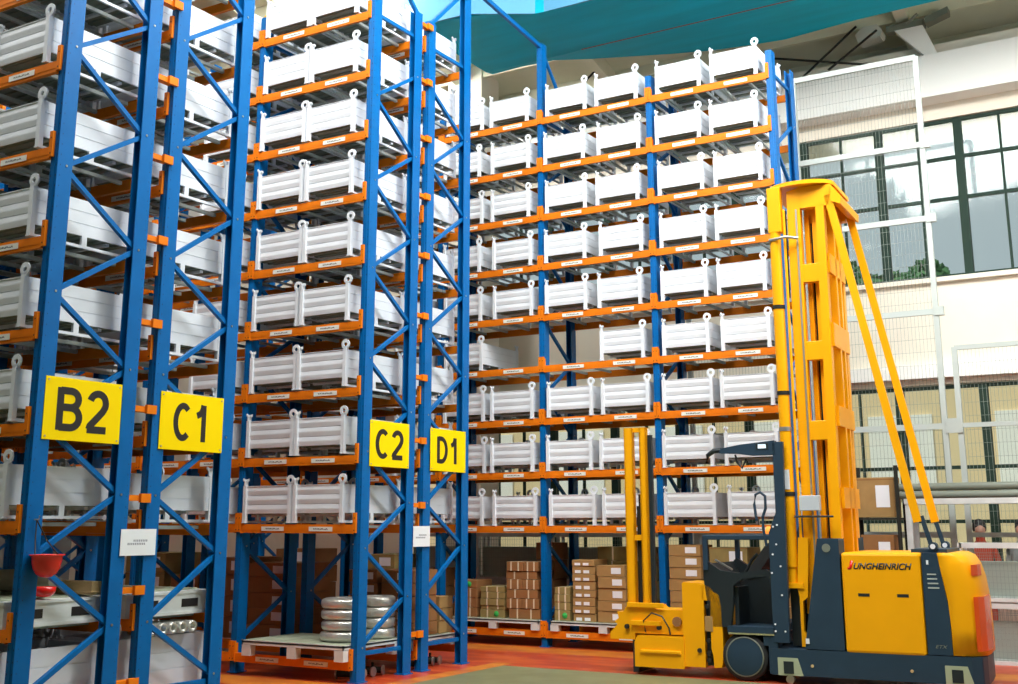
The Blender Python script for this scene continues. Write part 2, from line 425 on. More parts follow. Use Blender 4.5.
# bracing rods under the roof
for i, (a, b2) in enumerate((((-11.0, 20.3, 10.3), (-9.97, 20.3, 11.1)), ((-5.94, 20.3, 9.86), (-4.72, 20.3, 10.77)), ((-6.29, 20.34, 10.5), (-4.37, 20.34, 9.95)), ((-5.27, 20.26, 10.02), (-4.35, 20.26, 10.6)))):
    o = MB().tube([a, b2], .022, 6).build('bracing_rod', M['rod'])
    tag(o, ['thin dark rod rising rightward under the roof beside the crane girder', 'dark diagonal rod rising from the back rack top toward the floodlight',
            'thin dark rod falling rightward across the diagonal rods above the fence', 'dark diagonal rod just below the floodlight head'][i], 'rod')
# floodlight and its bracket on the runway beam
fb = empty('floodlight', (-3.55, 20.75, 10.06), 0, 'pale floodlight on a tapered white bracket above the white wall beam', 'lamp')
q = MB(); q.prism([(-.06, 0), (.14, 0), (-.08, .62), (-.58, .62)], 1, -.1, .1); q.build('bracket', M['bandw'], fb)
q = MB(); q.box(-.72, -.05, -.1, .1, .62, .74); q.tube([(-.35, -.1, .7), (-.15, -.1, .85)], .03, 8); q.build('mounting_arm', M['pipe'], fb)
q = MB(); q.prism([(-1.22, .50), (-.80, .56), (-.78, .66), (-.86, .78), (-1.12, .78), (-1.26, .66)], 1, -.2, .12); hd_ = q.build('lamp_head', M['lamp'], fb, bevel=.02)
MB().prism([(-1.2, .485), (-.82, .54), (-.82, .555), (-1.2, .50)], 1, -.18, .1).build('lens', M['silver'], hd_)
q = MB(); q.prism([(-.02, .60), (.38, .72), (.38, .84), (-.02, .72)], 1, -.18, .05); q.build('ballast_box', M['pipe'], fb)

# ------------------------------------------------------------------ rack rows
def proto(o):
    return o
POSTW, POSTD = .10, .165
hole = mat('dark_slot', (0.002, 0.01, 0.05), .6)
def post_mesh(h):
    mb = MB(); hw, d = POSTW / 2, POSTD
    # omega-like section open toward the rack: box with lips and slots
    mb.prism([(-hw, 0), (hw, 0), (hw, d), (hw - .012, d), (hw - .012, .015), (-hw + .012, .015), (-hw + .012, d), (-hw, d)], 2, 0, h)
    mb.box(-.018, .018, -.006, .001, 0, h)
    z = .12
    while z < h - .05:
        for sx in (-1, 1): mb.box(sx * .033 - .003, sx * .033 + .003, -.0022, .001, z, z + .018, 1)
        mb.box(hw - .001, hw + .001, .03, .035, z + .01, z + .022, 1)
        mb.box(-hw - .001, -hw + .001, .03, .035, z + .01, z + .022, 1)
        z += .1
    return mb.mesh('post', [M['blue'], hole])
POSTS = {}
def post(parent, x, y, h, flip=False):
    if h not in POSTS: POSTS[h] = post_mesh(h)
    o = bpy.data.objects.new('post', POSTS[h]); C.objects.link(o); o.parent = parent; o.location = (x, y, 0)
    if flip: o.rotation_euler = (0, 0, PI)
    return o

def frame(parent, xc, y0, hf, hr, mirror, zmax):
    """upright frame: two posts, zigzag braces, base plates"""
    fr = bpy.data.objects.new('upright_frame', None); C.objects.link(fr); fr.parent = parent; fr.empty_display_size = .1
    for yy in (y0 + POSTD / 2, y0 + D - POSTD / 2): MB().box(xc - .08, xc + .08, yy - .1, yy + .1, 0, .012).build('foot_plate', M['blue'], fr)
    for z in (.33, zmax): MB().bar((xc, y0 + POSTD, z), (xc, y0 + D - POSTD, z), .035, .05).build('cross_bar', M['blue'], fr)
    post(fr, xc, y0, hf); post(fr, xc, y0 + D, hr, True)
    ya, yb_ = y0 + POSTD * .6, y0 + D - POSTD * .6
    zf, zr = (.40, .95) if not mirror else (.95, .40)
    nodes = []
    i = 0
    a, b2 = (ya, yb_) if not mirror else (yb_, ya)
    z = .40
    while z < zmax - .2:
        nodes.append((a, z)); z += .565
        nodes.append((b2, z)); z += .62
    for i in range(len(nodes) - 1):
        (p, z0), (q, z1) = nodes[i], nodes[i + 1]
        m2 = MB(); m2.bar((xc, p, z0), (xc, q, z1), .045, .045)
        for (yy, zz) in ((p, z0), (q, z1)): m2.tube([(xc - .053, yy, zz), (xc + .056, yy, zz)], .012, 6, 1)
        m2.build('brace', [M['blue'], M['steel']], fr)
    return fr

# beam prototype (front look with labels) and plain rear beam
BL = W - POSTW
def beam_proto(length, labels):
    o = MB().box(-length / 2, length / 2, -.02, .025, -.11, 0).box(-length / 2, length / 2, -.024, -.02, -.075, -.035).build('beam', M['orange'])
    for s in (-1, 1):
        c = MB(); xo = s * length / 2
        c.box(min(xo, xo + s * .047), max(xo, xo + s * .047), -.034, -.004, -.10, .145)
        c.box(xo - .004 if s > 0 else xo, xo if s > 0 else xo + .004, -.03, .03, -.115, .12)
        c.tube([(xo + s * .024, -.036, .08), (xo + s * .024, -.03, .08)], .008, 6, 1)
        c.tube([(xo + s * .024, -.036, -.07), (xo + s * .024, -.03, -.07)], .008, 6, 1)
        c.build('connector', [M['orange'], M['rod']], o)
    for lx in labels:
        l = MB().box(-.19, .19, -.002, .002, -.028, .028).build('label_plate', M['label'], o); l.location = (lx, -.027, -.056)
    return o
beamF = beam_proto(BL, (-.38, .42)); beamR = beam_proto(BL, ())
WR = 2.025
beamF2 = beam_proto(WR - POSTW, (-.42, .48)); beamR2 = beam_proto(WR - POSTW, ())
used_proto = {}
def put_beam(pr, parent, loc, flip=False):
    c = copy_tree(pr, parent); c.location = loc
    if flip: c.rotation_euler = (0, 0, PI)
    return c

LEAN = {}
def rack_row(label, xo, y0, nb, levels, mirror, hf, hr, zmax, first_tall=None, W=W, lean=0):
    """xo = outer face of the end frame; bays run to the left"""
    r = empty('pallet_rack', (xo, y0, 0), 0, label, 'pallet rack'); r.rotation_euler = (0, lean, 0)
    bf, br_ = (beamF, beamR) if W < 2 else (beamF2, beamR2)
    def X(j): return -POSTW / 2 - j * W
    for j in range(nb + 1):
        a, b2 = hf, hr
        if first_tall and j in first_tall: a, b2 = first_tall[j]
        frame(r, X(j), 0, a, b2, mirror, zmax)
    for j in range(nb):
        xm = (X(j) + X(j + 1)) / 2
        for z in levels:
            put_beam(bf, r, (xm, 0, z))
            put_beam(br_, r, (xm, D, z), True)
        # support bars under the boxes
        for z in levels[1:]:
            sb = MB()
            for dx in (-.75, -.3, .15, .62): sb.box(dx - .02, dx + .02, .03, D - .03, -.045, -.01)
            s = bpy.data.objects.new('support_bars', SB); C.objects.link(s); s.parent = r; s.location = (xm, 0, z)
    return r
_sb = MB()
for dx in (-.75, -.3, .15, .62): _sb.box(dx - .02, dx + .02, .03, D - .03, -.045, -.01)
SB = _sb.mesh('support_bars', M['greyp'])

lowB = [.15, .99] + [z + .05 for z in LV[:8]]; lowC1 = [.15, .99] + [z + .02 for z in LV[:8]]; LVC = [z + .02 for z in LV]
rB = rack_row('nearest blue and orange pallet rack row, its end frame bearing sign B2', XB, YB, 2, lowB, False, 9.05, 9.05, 8.7, lean=.0085)
rC1 = rack_row('blue and orange pallet rack row whose end frame bears sign C1', XB, YC1, 3, lowC1, True, 9.05, 9.05, 8.7, lean=.0065)
rC2 = rack_row('blue and orange pallet rack row whose end frame bears sign C2', XC, YC2, 5, [.25] + LVC, False, 9.05, 9.07, 8.69, {0: (10.2, 9.07)}, lean=.006)
rD = rack_row('blue and orange pallet rack row whose end frame bears sign D1', XC, YD, 5, [.25] + LVC, True, 9.07, 9.05, 8.69, {0: (9.07, 10.3)}, lean=.002)
rR = rack_row('long blue and orange back rack row facing the camera, behind the yellow truck', XR + .05, YR, 5, [.25] + LV, False, 9.03, 9.03, 8.69, {2: (10.05, 9.05)}, W=WR)
for p in (beamF, beamR, beamF2, beamR2):
    for c in list(p.children): bpy.data.objects.remove(c)
    bpy.data.objects.remove(p)

# row spacers between back-to-back rows
def spacers(parent, levels):
    for z in levels:
        mb = MB(); zz = z + .28
        mb.box(-.10, -.02, D - .02, D + .23, zz - .035, zz + .02)
        mb.box(-.025, .012, D + .14, D + .26, zz - .05, zz + .035)
        mb.build('row_spacer', M['orange'], parent)
spacers(rB, [.15, .99] + LV[:7]); spacers(rC2, [.20] + LV)
# upper diagonal at the tall posts and the tie across the aisle to the back row
MB().bar((-.05, .12, 9.85), (-.05, D - .05, 9.05), .05, .05).build('top_brace', M['blue'], rC2)
MB().bar((-.05, .08, 9.05), (-.05, D - .1, 9.95), .05, .05).build('top_brace', M['blue'], rD)
t0 = MB(); t0.bar((XC - .05, YD + D, 10.15), (XR - 2 * WR, YR + .05, 10.0), .06, .07)
o = t0.build('aisle_tie', M['blue']); tag(o, 'blue tie bar spanning high over the aisle from rack D1 to the back rack', 'tie bar')
MB().bar((-.05 - 2 * WR, .1, 9.95), (-.05 - 2 * WR, D - .05, 8.95), .045, .045).build('top_brace', M['blue'], rR)
o = MB().lathe([(0, 0), (.055, 0), (.055, .05), (.02, .07), (.02, .1), (0, .1)], 10).build('post_cap', mat('yellow_cap', (.9, .6, .02), .4), rC2)
o.location = (-.05 - W, .08, 9.05)

# ------------------------------------------------------------------ steel stillage boxes
BW, BD = .81, 1.22
def make_box():
    root = empty('steel_box')
    hx, hy = BW / 2, BD / 2
    mb = MB()
    # end panels (face -Y and +Y) with two pressed ribs
    prof = []
    for z_ in (.12, .239, .358): prof += [(z_, .002), (z_ + .05, .010), (z_ + .062, .010), (z_ + .110, .002), (z_ + .111, -.008), (z_ + .117, -.008)]
    prof = prof[:-2] + [(.470, .012), (.478, .012)]
    for s in (-1, 1):
        vs = []
        for z, o_ in prof:
            y = s * (hy - .028 + o_)
            vs += [(-hx + .03, y, z), (hx - .03, y, z)]
        mb.add(vs, [(2 * i, 2 * i + 1, 2 * i + 3, 2 * i + 2) if s < 0 else (2 * i + 1, 2 * i, 2 * i + 2, 2 * i + 3) for i in range(len(prof) - 1)])
        vs = [(x, y - s * .012, z) for (x, y, z) in vs]
        mb.add(vs, [(2 * i, 2 * i + 1, 2 * i + 3, 2 * i + 2) if s > 0 else (2 * i + 1, 2 * i, 2 * i + 2, 2 * i + 3) for i in range(len(prof) - 1)])
    # long side panels: three boards with grooves
    for s in (-1, 1):
        for z0, z1 in ((.12, .232), (.24, .352), (.36, .475)):
            xa, xb_ = sorted((s * hx, s * (hx - .02))); mb.box(xa, xb_, -hy + .03, hy - .03, z0, z1)
        xa, xb_ = sorted((s * (hx - .006), s * (hx - .022))); mb.box(xa, xb_, -hy + .03, hy - .03, .12, .474)
    # corrugated floor
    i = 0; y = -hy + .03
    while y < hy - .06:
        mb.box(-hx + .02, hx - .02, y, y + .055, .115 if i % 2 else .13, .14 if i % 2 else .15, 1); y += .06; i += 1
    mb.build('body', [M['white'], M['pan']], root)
    fr = MB()
    for s in (-1, 1):
        xa, xb_ = sorted((s * hx, s * (hx - .03)))
        fr.box(xa, xb_, -hy + .04, hy - .04, 0.0, .028)
        fr.box(xa, xb_, -.03, .03, .028, .12)
        fr.box(xa, xb_, -hy + .04, -hy + .05, .028, .12)
    for y in (-.3, .3): fr.box(-hx + .03, hx - .03, y - .02, y + .02, .085, .115)
    fr.build('base_rail', M['white'], root)
    def lug(plane):
        l = MB(); n = 12; R, r, t = .066, .028, .009
        ring = []
        for side in (-t, t):
            for rr in (R, r):
                for j in range(n):
                    a = 2 * PI * j / n; u, z = rr * math.cos(a), rr * math.sin(a) + .062
                    ring.append((u, side, z) if plane == 'xz' else (side, u, z))
        fs = []
        for j in range(n):
            k = (j + 1) % n
            fs += [(j, k, n + k, n + j), (2 * n + k, 2 * n + j, 3 * n + j, 3 * n + k), (k, j, 2 * n + j, 2 * n + k), (n + j, n + k, 3 * n + k, 3 * n + j)]
        l.add(ring, fs)
        if plane == 'xz': l.prism([(-.035, 0), (.035, 0), (.05, .04), (.03, .03), (-.03, .03), (-.05, .04)], 1, -t, t)
        else:
            l = MB(); l.prism([(-.03, 0), (.03, 0), (.03, .05), (.055, .075), (.05, .1), (.0, .07), (-.05, .1), (-.055, .075), (-.03, .05)], 0, -t, t)
            l.box(-.035, .035, -.012, .012, .06, .085)
        return fixnormals_mesh(l.mesh('lifting_lug', M['white']))
    la, lb = lug('xz'), lug('yz')
    pm = MB(); pm.prism([(-.025, -.025), (.025, -.025), (.025, .025), (-.025, .025)], 2, 0, .485)
    pm.box(-.03, .03, -.03, .03, 0, .012)
    pme = pm.mesh('corner_post', M['white'])
    for (sx, sy, lm) in ((1, -1, la), (-1, -1, lb), (1, 1, lb), (-1, 1, la)):
        p = bpy.data.objects.new('corner_post', pme); C.objects.link(p); p.parent = root; p.location = (sx * (hx - .02), sy * (hy - .02), 0)
        l = bpy.data.objects.new('lifting_lug', lm); C.objects.link(l); l.parent = p; l.location = (0, 0, .48)
    return root
def fixnormals_mesh(me):
    bm = bmesh.new(); bm.from_mesh(me); bmesh.ops.recalc_face_normals(bm, faces=bm.faces); bm.to_mesh(me); bm.free(); return me
BOX = make_box(); box_used = [False]
ORD = ['bottom', 'second', 'third', 'fourth', 'fifth', 'sixth', 'seventh', 'eighth', 'ninth', 'tenth', 'eleventh']
def place_box(x, y, z, label, group, sz=1, sx=1):
    if not box_used[0]: b = BOX; box_used[0] = True
    else: b = copy_tree(BOX)
    b.location = (x, y, z); b.scale = (sx, 1, sz)
    tag(b, label, 'steel box', group); return b
BAY = ['end bay', 'second bay from the end', 'third bay from the end', 'fourth bay from the end']
random.seed(11)
def fill(row, xo, y0, nb, levels, lvnames, skip=(), jit=.02, yo=-.03, slots=(.07, .11 + BW), W=W, lean=0):
    for j in range(nb):
        xl = xo - POSTW / 2 - (j + 1) * W
        for li, z in enumerate(levels):
            for s, dx in enumerate(slots):
                if (j, li, s) in skip: continue
                g_ = random.uniform(0, jit)
                x = xl + dx + BW / 2 + g_ + lean * z
                lab = 'white steel box, %s shelf up, %s of %s rack, %s slot' % (lvnames[li], BAY[j], row, 'right' if s else 'left')
                lab = lab.replace('bottom shelf up', 'bottom shelf')
                sx = .93 if (row == 'back' and li >= 3) else 1
                place_box(x - (1 - sx) * BW / 2, y0 + yo + BD / 2 + random.uniform(-.01, .01), z + (.025 if row != 'back' else 0), lab, 'white steel boxes in %s rack' % row, 1, sx)
fill('C2', XC, YC2, 2, LVC, ORD[1:], skip={(1, i, 0) for i in range(9)}, lean=.006)
fill('D1', XC, YD, 1, LVC, ORD[1:], yo=-.08)
fill('B2', XB, YB, 1, [z + .05 for z in LV[:8]], ORD[2:], lean=.0085)
fill('C1', XB, YC1, 1, [z + .02 for z in LV[:8]], ORD[2:], lean=.0065, yo=-.08)
fill('back', XR + .05, YR, 4, LV, ORD[1:], skip={(1, 3, 0), (2, 3, 1)} | {(3, i, 0) for i in range(9)}, jit=.07, slots=(.075, 1.035), W=WR)

# bottom level boxes in the two near rows, on a raised footing
for (y0, nm) in ((YB, 'B2'), (YC1, 'C1')):
    for s, dx in ((0, .115 + BW / 2), (1, .155 + BW * 1.5)):
        place_box(XB - .05 - W + dx, y0 + BD / 2 - .05, .15, 'tall white steel box on the bottom shelf of %s rack, %s slot' % (nm, 'right' if s else 'left'), 'tall bottom boxes', 1.35)
# low steel trays with hand slots on the second shelf of the near rows
def tray(x, y, z, lab):
    t = empty('steel_tray', (x, y, z), 0, lab, 'tray', 'low trays on the second shelf')
    mb = MB()
    w2, d2 = .86, .57
    mb.box(-w2, w2, -d2, d2, .03, .2); mb.box(-w2 - .01, w2 + .01, -d2 - .01, d2 + .01, .2, .225); mb.box(-w2 - .01, w2 + .01, -d2 - .01, d2 + .01, 0, .03)
    for yy in (-.28, .25): mb.box(w2 - .002, w2 + .004, yy - .11, yy + .11, .07, .15, 1)
    for xx in (-.5, .0, .5): mb.box(xx - .1, xx + .1, -d2 - .004, -d2 + .002, .07, .15, 1)
    mb.build('body', [M['white2'], M['black']], t)
    MB().box(-.7, .7, -.5, .5, .225, .24).build('liner', M['olivewood'], t)
tray(XB - .05 - W / 2, YB + .56, .99, 'low white steel tray with dark hand slots, second shelf of B2 rack')
tray(XB - .05 - W / 2, YC1 + .56, .99, 'low white steel tray with dark hand slots, second shelf of C1 rack')
# things on the trays
cw = MB(); cw.box(-.75, .75, -.06, .06, 0, .12); cw.box(-.76, .76, -.065, .065, .02, .03)
o = cw.build('wooden_crate', M['wood'], loc=(XB - .9, YB + .95, 1.235), bevel=.006); tag(o, 'long pale wooden crate lying on the tray behind the red helmet', 'crate')
o = MB().tube([(-.5, 0, .12), (.1, 0, .12), (.28, 0, .12)], [.10, .12, .06], 14).build('cloth_roll', mat('grey_beige_cloth', (.38, .36, .28), .9, bump=.5, bscale=8), loc=(XB - .75, YB + .72, 1.235))
tag(o, 'grey beige cloth roll lying on the tray in front of the wooden crate', 'roll')
def dish(x, y, z, lab, r=.1):
    o = MB().lathe([(0, 0), (r * .6, .005), (r * .95, .04), (r, .09), (r * .92, .09), (r * .85, .045), (0, .02)], 16).build('red_bowl', M['red'], loc=(x, y, z))
    tag(o, lab, 'bowl', 'red bowls on trays'); return o
dish(XB - .25, YB + .45, 1.235, 'red plastic bowl on the tray right behind the blue brace')
dish(XB - .75, YB + .12, 1.235, 'red plastic bowl on the tray at the left picture edge')
for i in range(5):
    o = MB().lathe([(.03, 0), (.055, 0), (.06, .02), (.06, .3), (.055, .32), (.03, .32), (.03, 0)], 14, axis=0).build('steel_tube', M['silver'], loc=(XB - .42, YC1 + .28 + i * .13, .15 + .66 + .06))
    fixnormals(o)
    tag(o, 'silver wrapped steel tube lying on the bottom box of C1 rack, %s in its row' % ('nearest', 'second', 'middle', 'fourth', 'farthest')[i], 'tube', 'silver tubes in a row')

# hanging red helmet on its strap
h = empty('safety_helmet', (XB + .02, YB + .14, 1.58), 0, 'red safety helmet hung upside down by its strap on the B2 frame', 'helmet')
h.scale = (1, 1, 1.12)
prof = [(0.001, -.14), (.05, -.133), (.085, -.11), (.112, -.07), (.125, -.02), (.128, .02), (.15, .03), (.15, .036), (.12, .034), (.11, -.02), (.07, -.1), (0.001, -.125)]
o = MB().lathe(prof, 28).build('shell', M['red'], h); o.location = (.13, 0, 0); fixnormals(o)
for s in (-1, 1):
    MB().tube([(.13, s * .125, .02), (.06, s * .06 - .02, .14), (-.02 + .05, -.06, .3)], .006, 6).build('strap', M['black'], h)
MB().tube([(.0, -.06, .3), (.06, -.06, .3), (.065, -.06, .33)], .006, 6).build('hook', M['steel'], h)

# ------------------------------------------------------------------ signs and notices
def arc(cx, cy, rx, ry, a0, a1, n=12):
    return [(cx + rx * math.cos(math.radians(a0 + (a1 - a0) * i / n)), cy + ry * math.sin(math.radians(a0 + (a1 - a0) * i / n))) for i in range(n + 1)]
GLYPH = {  # strokes in a box 0.62 wide and 1 high
 'B': [[(.07, 0), (.07, 1)], [(.07, .93), (.33, .93)] + arc(.33, .735, .20, .195, 90, -90) + [(.07, .54)], [(.07, .54), (.34, .54)] + arc(.34, .305, .23, .235, 90, -90) + [(.07, .07)]],
 'C': [arc(.33, .5, .26, .43, 48, 312, 22)],
 'D': [[(.07, 0), (.07, 1)], [(.07, .93), (.24, .93)] + arc(.24, .5, .31, .43, 90, -90, 18) + [(.07, .07)]],
 '1': [[(.10, .70), (.22, .75), (.30, .86), (.33, 1.0)], [(.36, 0), (.36, 1)]],
 '2': [arc(.31, .70, .21, .235, 165, -20, 14) + [(.44, .50), (.26, .30), (.12, .15), (.10, .07)], [(.05, .065), (.56, .065)]],
}
def stroke(mb, pts, wd, f):
    n = len(pts); L = []; R = []
    for i, p in enumerate(pts):
        a = Vector(pts[max(i - 1, 0)]); b2 = Vector(pts[min(i + 1, n - 1)]); d = (b2 - a).normalized(); nn = Vector((-d.y, d.x)) * wd / 2
        L.append(Vector(p) + nn); R.append(Vector(p) - nn)
    vs = [f(q) for q in L] + [f(q) for q in R]
    mb.add(vs, [(i, n + i, n + i + 1, i + 1) for i in range(n - 1)])
def glyph_text(name, txt, w_, h_, m, parent, x, zc, wd=.175):
    mb = MB(); adv = .74; tot = adv * (len(txt) - 1) + .62
    for i, ch in enumerate(txt):
        for q, st in enumerate(GLYPH[ch]):
            stroke(mb, st, wd, lambda p: (x + .0004 * q, (p[0] + adv * i) / tot * w_ - w_ / 2, zc + (p[1] - .5) * h_))
    return mb.build(name, m, parent)

def sign(txt, X0, y0, y1, z0, z1, lab, tw, th):
    X = X0 + .02; y0 -= .035; y1 -= .035; s = empty('rack_sign', (X, (y0 + y1) / 2, z0), 0, lab, 'sign')
    w_, h_ = y1 - y0, z1 - z0
    MB().box(0.004, .012, -w_ / 2, w_ / 2, 0, h_).build('sign_plate', M['yellow'], s, bevel=.002)
    glyph_text('lettering', txt, tw, th, M['black'], s, .0128, h_ * .5)
    for (a, b2) in ((-1, .03), (1, .03), (-1, h_ - .03), (1, h_ - .03)):
        MB().tube([(.012, a * (w_ / 2 - .03), b2), (.017, a * (w_ / 2 - .03), b2)], .009, 8).build('screw', M['steel'], s)
sign('B2', XB, YB + .11, YB + .97, 2.615, 3.18, 'yellow sign with black B2 on the nearest rack end', .58, .385)
sign('C1', XB, YC1 + .12, YC1 + .98, 2.60, 3.17, 'yellow sign with black C1 on the second rack end', .50, .375)
sign('C2', XC, YC2 + .16, YC2 + 1.0, 2.59, 3.17, 'yellow sign with black C2 right of the white coil pallet', .60, .37)
sign('D1', XC, YD + .16, YD + 1.03, 2.585, 3.16, 'yellow sign with black D1 beside the C2 sign', .55, .36)
def notice(X, y0, y1, z0, z1, lab):
    X += .008; s = empty('paper_notice', (X, (y0 + y1) / 2, z0), 0, lab, 'notice', 'white notices between the rack rows')
    w_, h_ = y1 - y0, z1 - z0
    MB().box(.016, .020, -w_ / 2, w_ / 2, 0, h_).build('sheet', M['paper'], s)
    mb = MB()
    grey = mat('faded_print', (.25, .26, .32), .7)
    for (u, z, l) in ((.02, .56, .16), (-.03, .44, .2)):
        k = -l / 2
        while k < l / 2: mb.box(.020, .0205, u + k, u + k + .014, z * h_ - .01, z * h_ + .01); k += .022
    mb.build('print', grey, s)
notice(XB, 7.72, 8.15, 1.585, 1.83, 'white paper notice between rack ends B2 and C1')
notice(XC, 12.74, 13.12, 1.585, 1.85, 'white paper notice between rack ends C2 and D1')

# ------------------------------------------------------------------ pallets
def pallet(x0, x1, y0, y1, z0, z1, lab, slats=True):
    p = empty('pallet', ((x0 + x1) / 2, y0, z0), 0, lab, 'pallet', 'white steel pallets at the bottom')
    w2, d = (x1 - x0) / 2, y1 - y0; h_ = z1 - z0
    t = .03
    m1 = MB(); m1.box(-w2, w2, 0, d, h_ - t, h_ - .008); m1.box(-w2, w2, 0, .02, h_ - .055, h_); m1.box(-w2, w2, d - .02, d, h_ - .055, h_)
    m1.box(-w2, -w2 + .02, 0, d, h_ - .055, h_); m1.box(w2 - .02, w2, 0, d, h_ - .055, h_)
    m1.build('deck_frame', M['white2'], p)
    for i in range(7):
        a = .03 + i * (d - .06) / 7; MB().box(-w2 + .02, w2 - .02, a, a + (d - .06) / 7 - .02, h_ - .008, h_ + .004).build('deck_board', M['olivewood'], p)
    for sx in (-1, 0, 1):
        for yy in (.0, d - .1):
            xx = sx * (w2 - .07); MB().box(xx - .07, xx + .07, yy, yy + .1, 0, h_ - .05).build('foot', M['white2'], p)
pallet(-10.86, -9.22, YC2 - .14, YC2 + 1.0, .25, .44, 'white framed pallet carrying four silver coils, under the C2 rack shelves')
pallet(-10.86, -9.3, YD + .02, YD + 1.1, .25, .40, 'white framed pallet carrying brown cartons under D1 rack')
zR = .40
pallet(-11.02, -9.32, YR - .06, YR + 1.1, .25, zR, 'white framed pallet with cartons left of the bare blue back rack post')
pallet(-9.11, -7.3, YR - .06, YR + 1.1, .25, zR, 'white framed pallet with carton stacks behind the small yellow mast')
pallet(-7.06, -5.4, YR - .06, YR + 1.1, .25, zR, 'white framed pallet with cartons behind the truck cab')

# ------------------------------------------------------------------ cartons
CN = [0]
def carton(x0, x1, y0, d, z0, h_, m, lab, group, labels=True, kind=0):
    c = empty('cardboard_carton', ((x0 + x1) / 2, y0, z0), random.uniform(-.02, .02), lab, 'carton', group)
    w2 = (x1 - x0) / 2
    MB().box(-w2, w2, 0, d, 0, h_).build('carton_body', m, c, bevel=.006)
    if kind == 0:      # strapping and tape bands
        for xx in (-w2 * .45, w2 * .42):
            MB().box(xx - .012, xx + .012, -.002, d + .002, -.001 + .002, h_ + .002).build('strap', M['tape'], c)
    elif kind == 1:    # white label
        MB().box(w2 * .05, w2 * .75, -.003, 0, h_ * .25, h_ * .8).build('shipping_label', M['paper'], c)
        MB().box(-w2, w2, -.001, d + .001, h_ * .93, h_ * .96).build('seam', M['cardB'], c)
    elif kind == 2:    # two small labels
        for xx in (-w2 * .5, w2 * .25): MB().box(xx - .05, xx + .05, -.003, 0, h_ * .1, h_ * .5).build('shipping_label', M['paper'], c)
    elif kind == 3:    # green spot
        for xx in (-w2 * .4,): MB().box(xx - .012, xx + .012, -.002, d + .002, .001, h_ + .002).build('strap', M['tape'], c)
        g_ = MB(); g_.lathe([(0.0001, -.004), (.045, -.004), (.045, 0), (0.0001, 0)], 14, axis=1, c=(w2 * .35, 0, h_ * .5)); fixnormals(g_.build('sticker', M['green'], c))
    return c
def pos(i, n): return 'bottom carton' if i == 0 else ('top carton' if i == n - 1 else '%s carton from the bottom' % ORD[i])
def stack(x0, x1, y0, d, z0, hs, m, where, group, kind=0, spots=(), jit=.03, split=()):
    z = z0
    for i, h_ in enumerate(hs):
        j = random.uniform(-jit, jit)
        k = 3 if i in spots else kind
        if i in split:
            xm = (x0 + x1) / 2 + j
            carton(x0, xm - .003, y0, d, z, h_ - .006, m, '%s, left one, %s' % (pos(i, len(hs)), where), group, kind=k)
            carton(xm + .003, x1, y0, d, z, h_ - .006, m, '%s, right one, %s' % (pos(i, len(hs)), where), group, kind=k)
        else:
            carton(x0 + j + .01, x1 + j - .01, y0 + random.uniform(0, .02), d, z, h_ - .006, m, '%s, %s' % (pos(i, len(hs)), where), group, kind=k)
        z += h_
yc = YR + .02; zr = zR + .006
G = 'cartons on the back rack bottom shelf'
stack(-10.98, -10.52, yc, .5, zr, [.15, .15, .15, .13], M['cardB'], 'brown stack beside the D1 frame', G, spots=(3,), jit=.01)
stack(-10.46, -9.99, yc, .5, zr, [.13, .06, .11, .10, .09], M['cardC'], 'low yellow-brown stack on the left back pallet', G, spots=(0,), jit=.01)
stack(-9.95, -9.36, yc, .5, zr, [.16, .155, .14, .155, .125, .15], M['cardB'], 'tall brown strapped stack left of the bare post', G, split=(1, 3, 5), jit=.03)
stack(-9.75, -9.38, yc + .55, .45, zr, [.3, .3, .3, .28], M['cardB'], 'darker stack at the rear of the left back pallet', G, kind=1)
stack(-9.09, -8.80, yc, .45, zr, [.16, .12, .12, .11], M['cardC'], 'short olive stack just right of the bare post', G, spots=(0,), jit=.0)
stack(-8.77, -8.36, yc, .45, zr, [.12, .11, .13, .11, .13, .11, .12, .10], M['cardA'], 'tall thin-layered stack with paired labels', G, kind=2, jit=.012)
stack(-8.32, -7.83, yc - .03, .5, zr, [.17, .15, .19, .17, .17], M['cardA'], 'pale labelled stack beside the small yellow mast', G, kind=1, jit=.02)
stack(-8.6, -7.6, yc + .56, .4, zr, [.3, .3, .3, .22], M['cardC'], 'rear stack behind the labelled cartons', G, kind=0)
stack(-7.14, -6.62, yc, .5, zr, [.17, .165, .165, .17, .165, .165, .165], M['cardA'], 'labelled stack between bare post and truck cab', G, kind=1, jit=.01)
stack(-6.5, -5.9, yc + .1, .6, zr, [.3, .28, .28, .27], M['cardC'], 'stack seen through the truck cab', G, kind=1)
stack(-5.85, -5.45, yc + .1, .6, zr, [.3, .3, .3], M['cardA'], 'stack behind the truck mast', G, kind=1)
G = 'cartons under racks C2 and D1'
zd = .41
stack(-10.45, -9.95, YD + .12, .6, zd, [.18, .17, .17, .17, .17], M['cardB'], 'dark stack behind the silver coils', G, kind=1, jit=.01)
stack(-9.88, -9.36, YD + .12, .6, zd, [.18, .17, .17, .17, .17], M['cardB'], 'dark stack seen through the C2 frame', G, kind=1, jit=.01)
stack(-9.9, -9.35, YD + .76, .33, zd, [.17, .16, .16], M['cardA'], 'tan stack seen through the D1 frame', G, kind=1, jit=.01)
stack(-10.84, -10.5, YD + .1, .4, zd, [.2, .2], M['cardB'], 'low dark stack left behind the coils', G, kind=1, jit=.0)

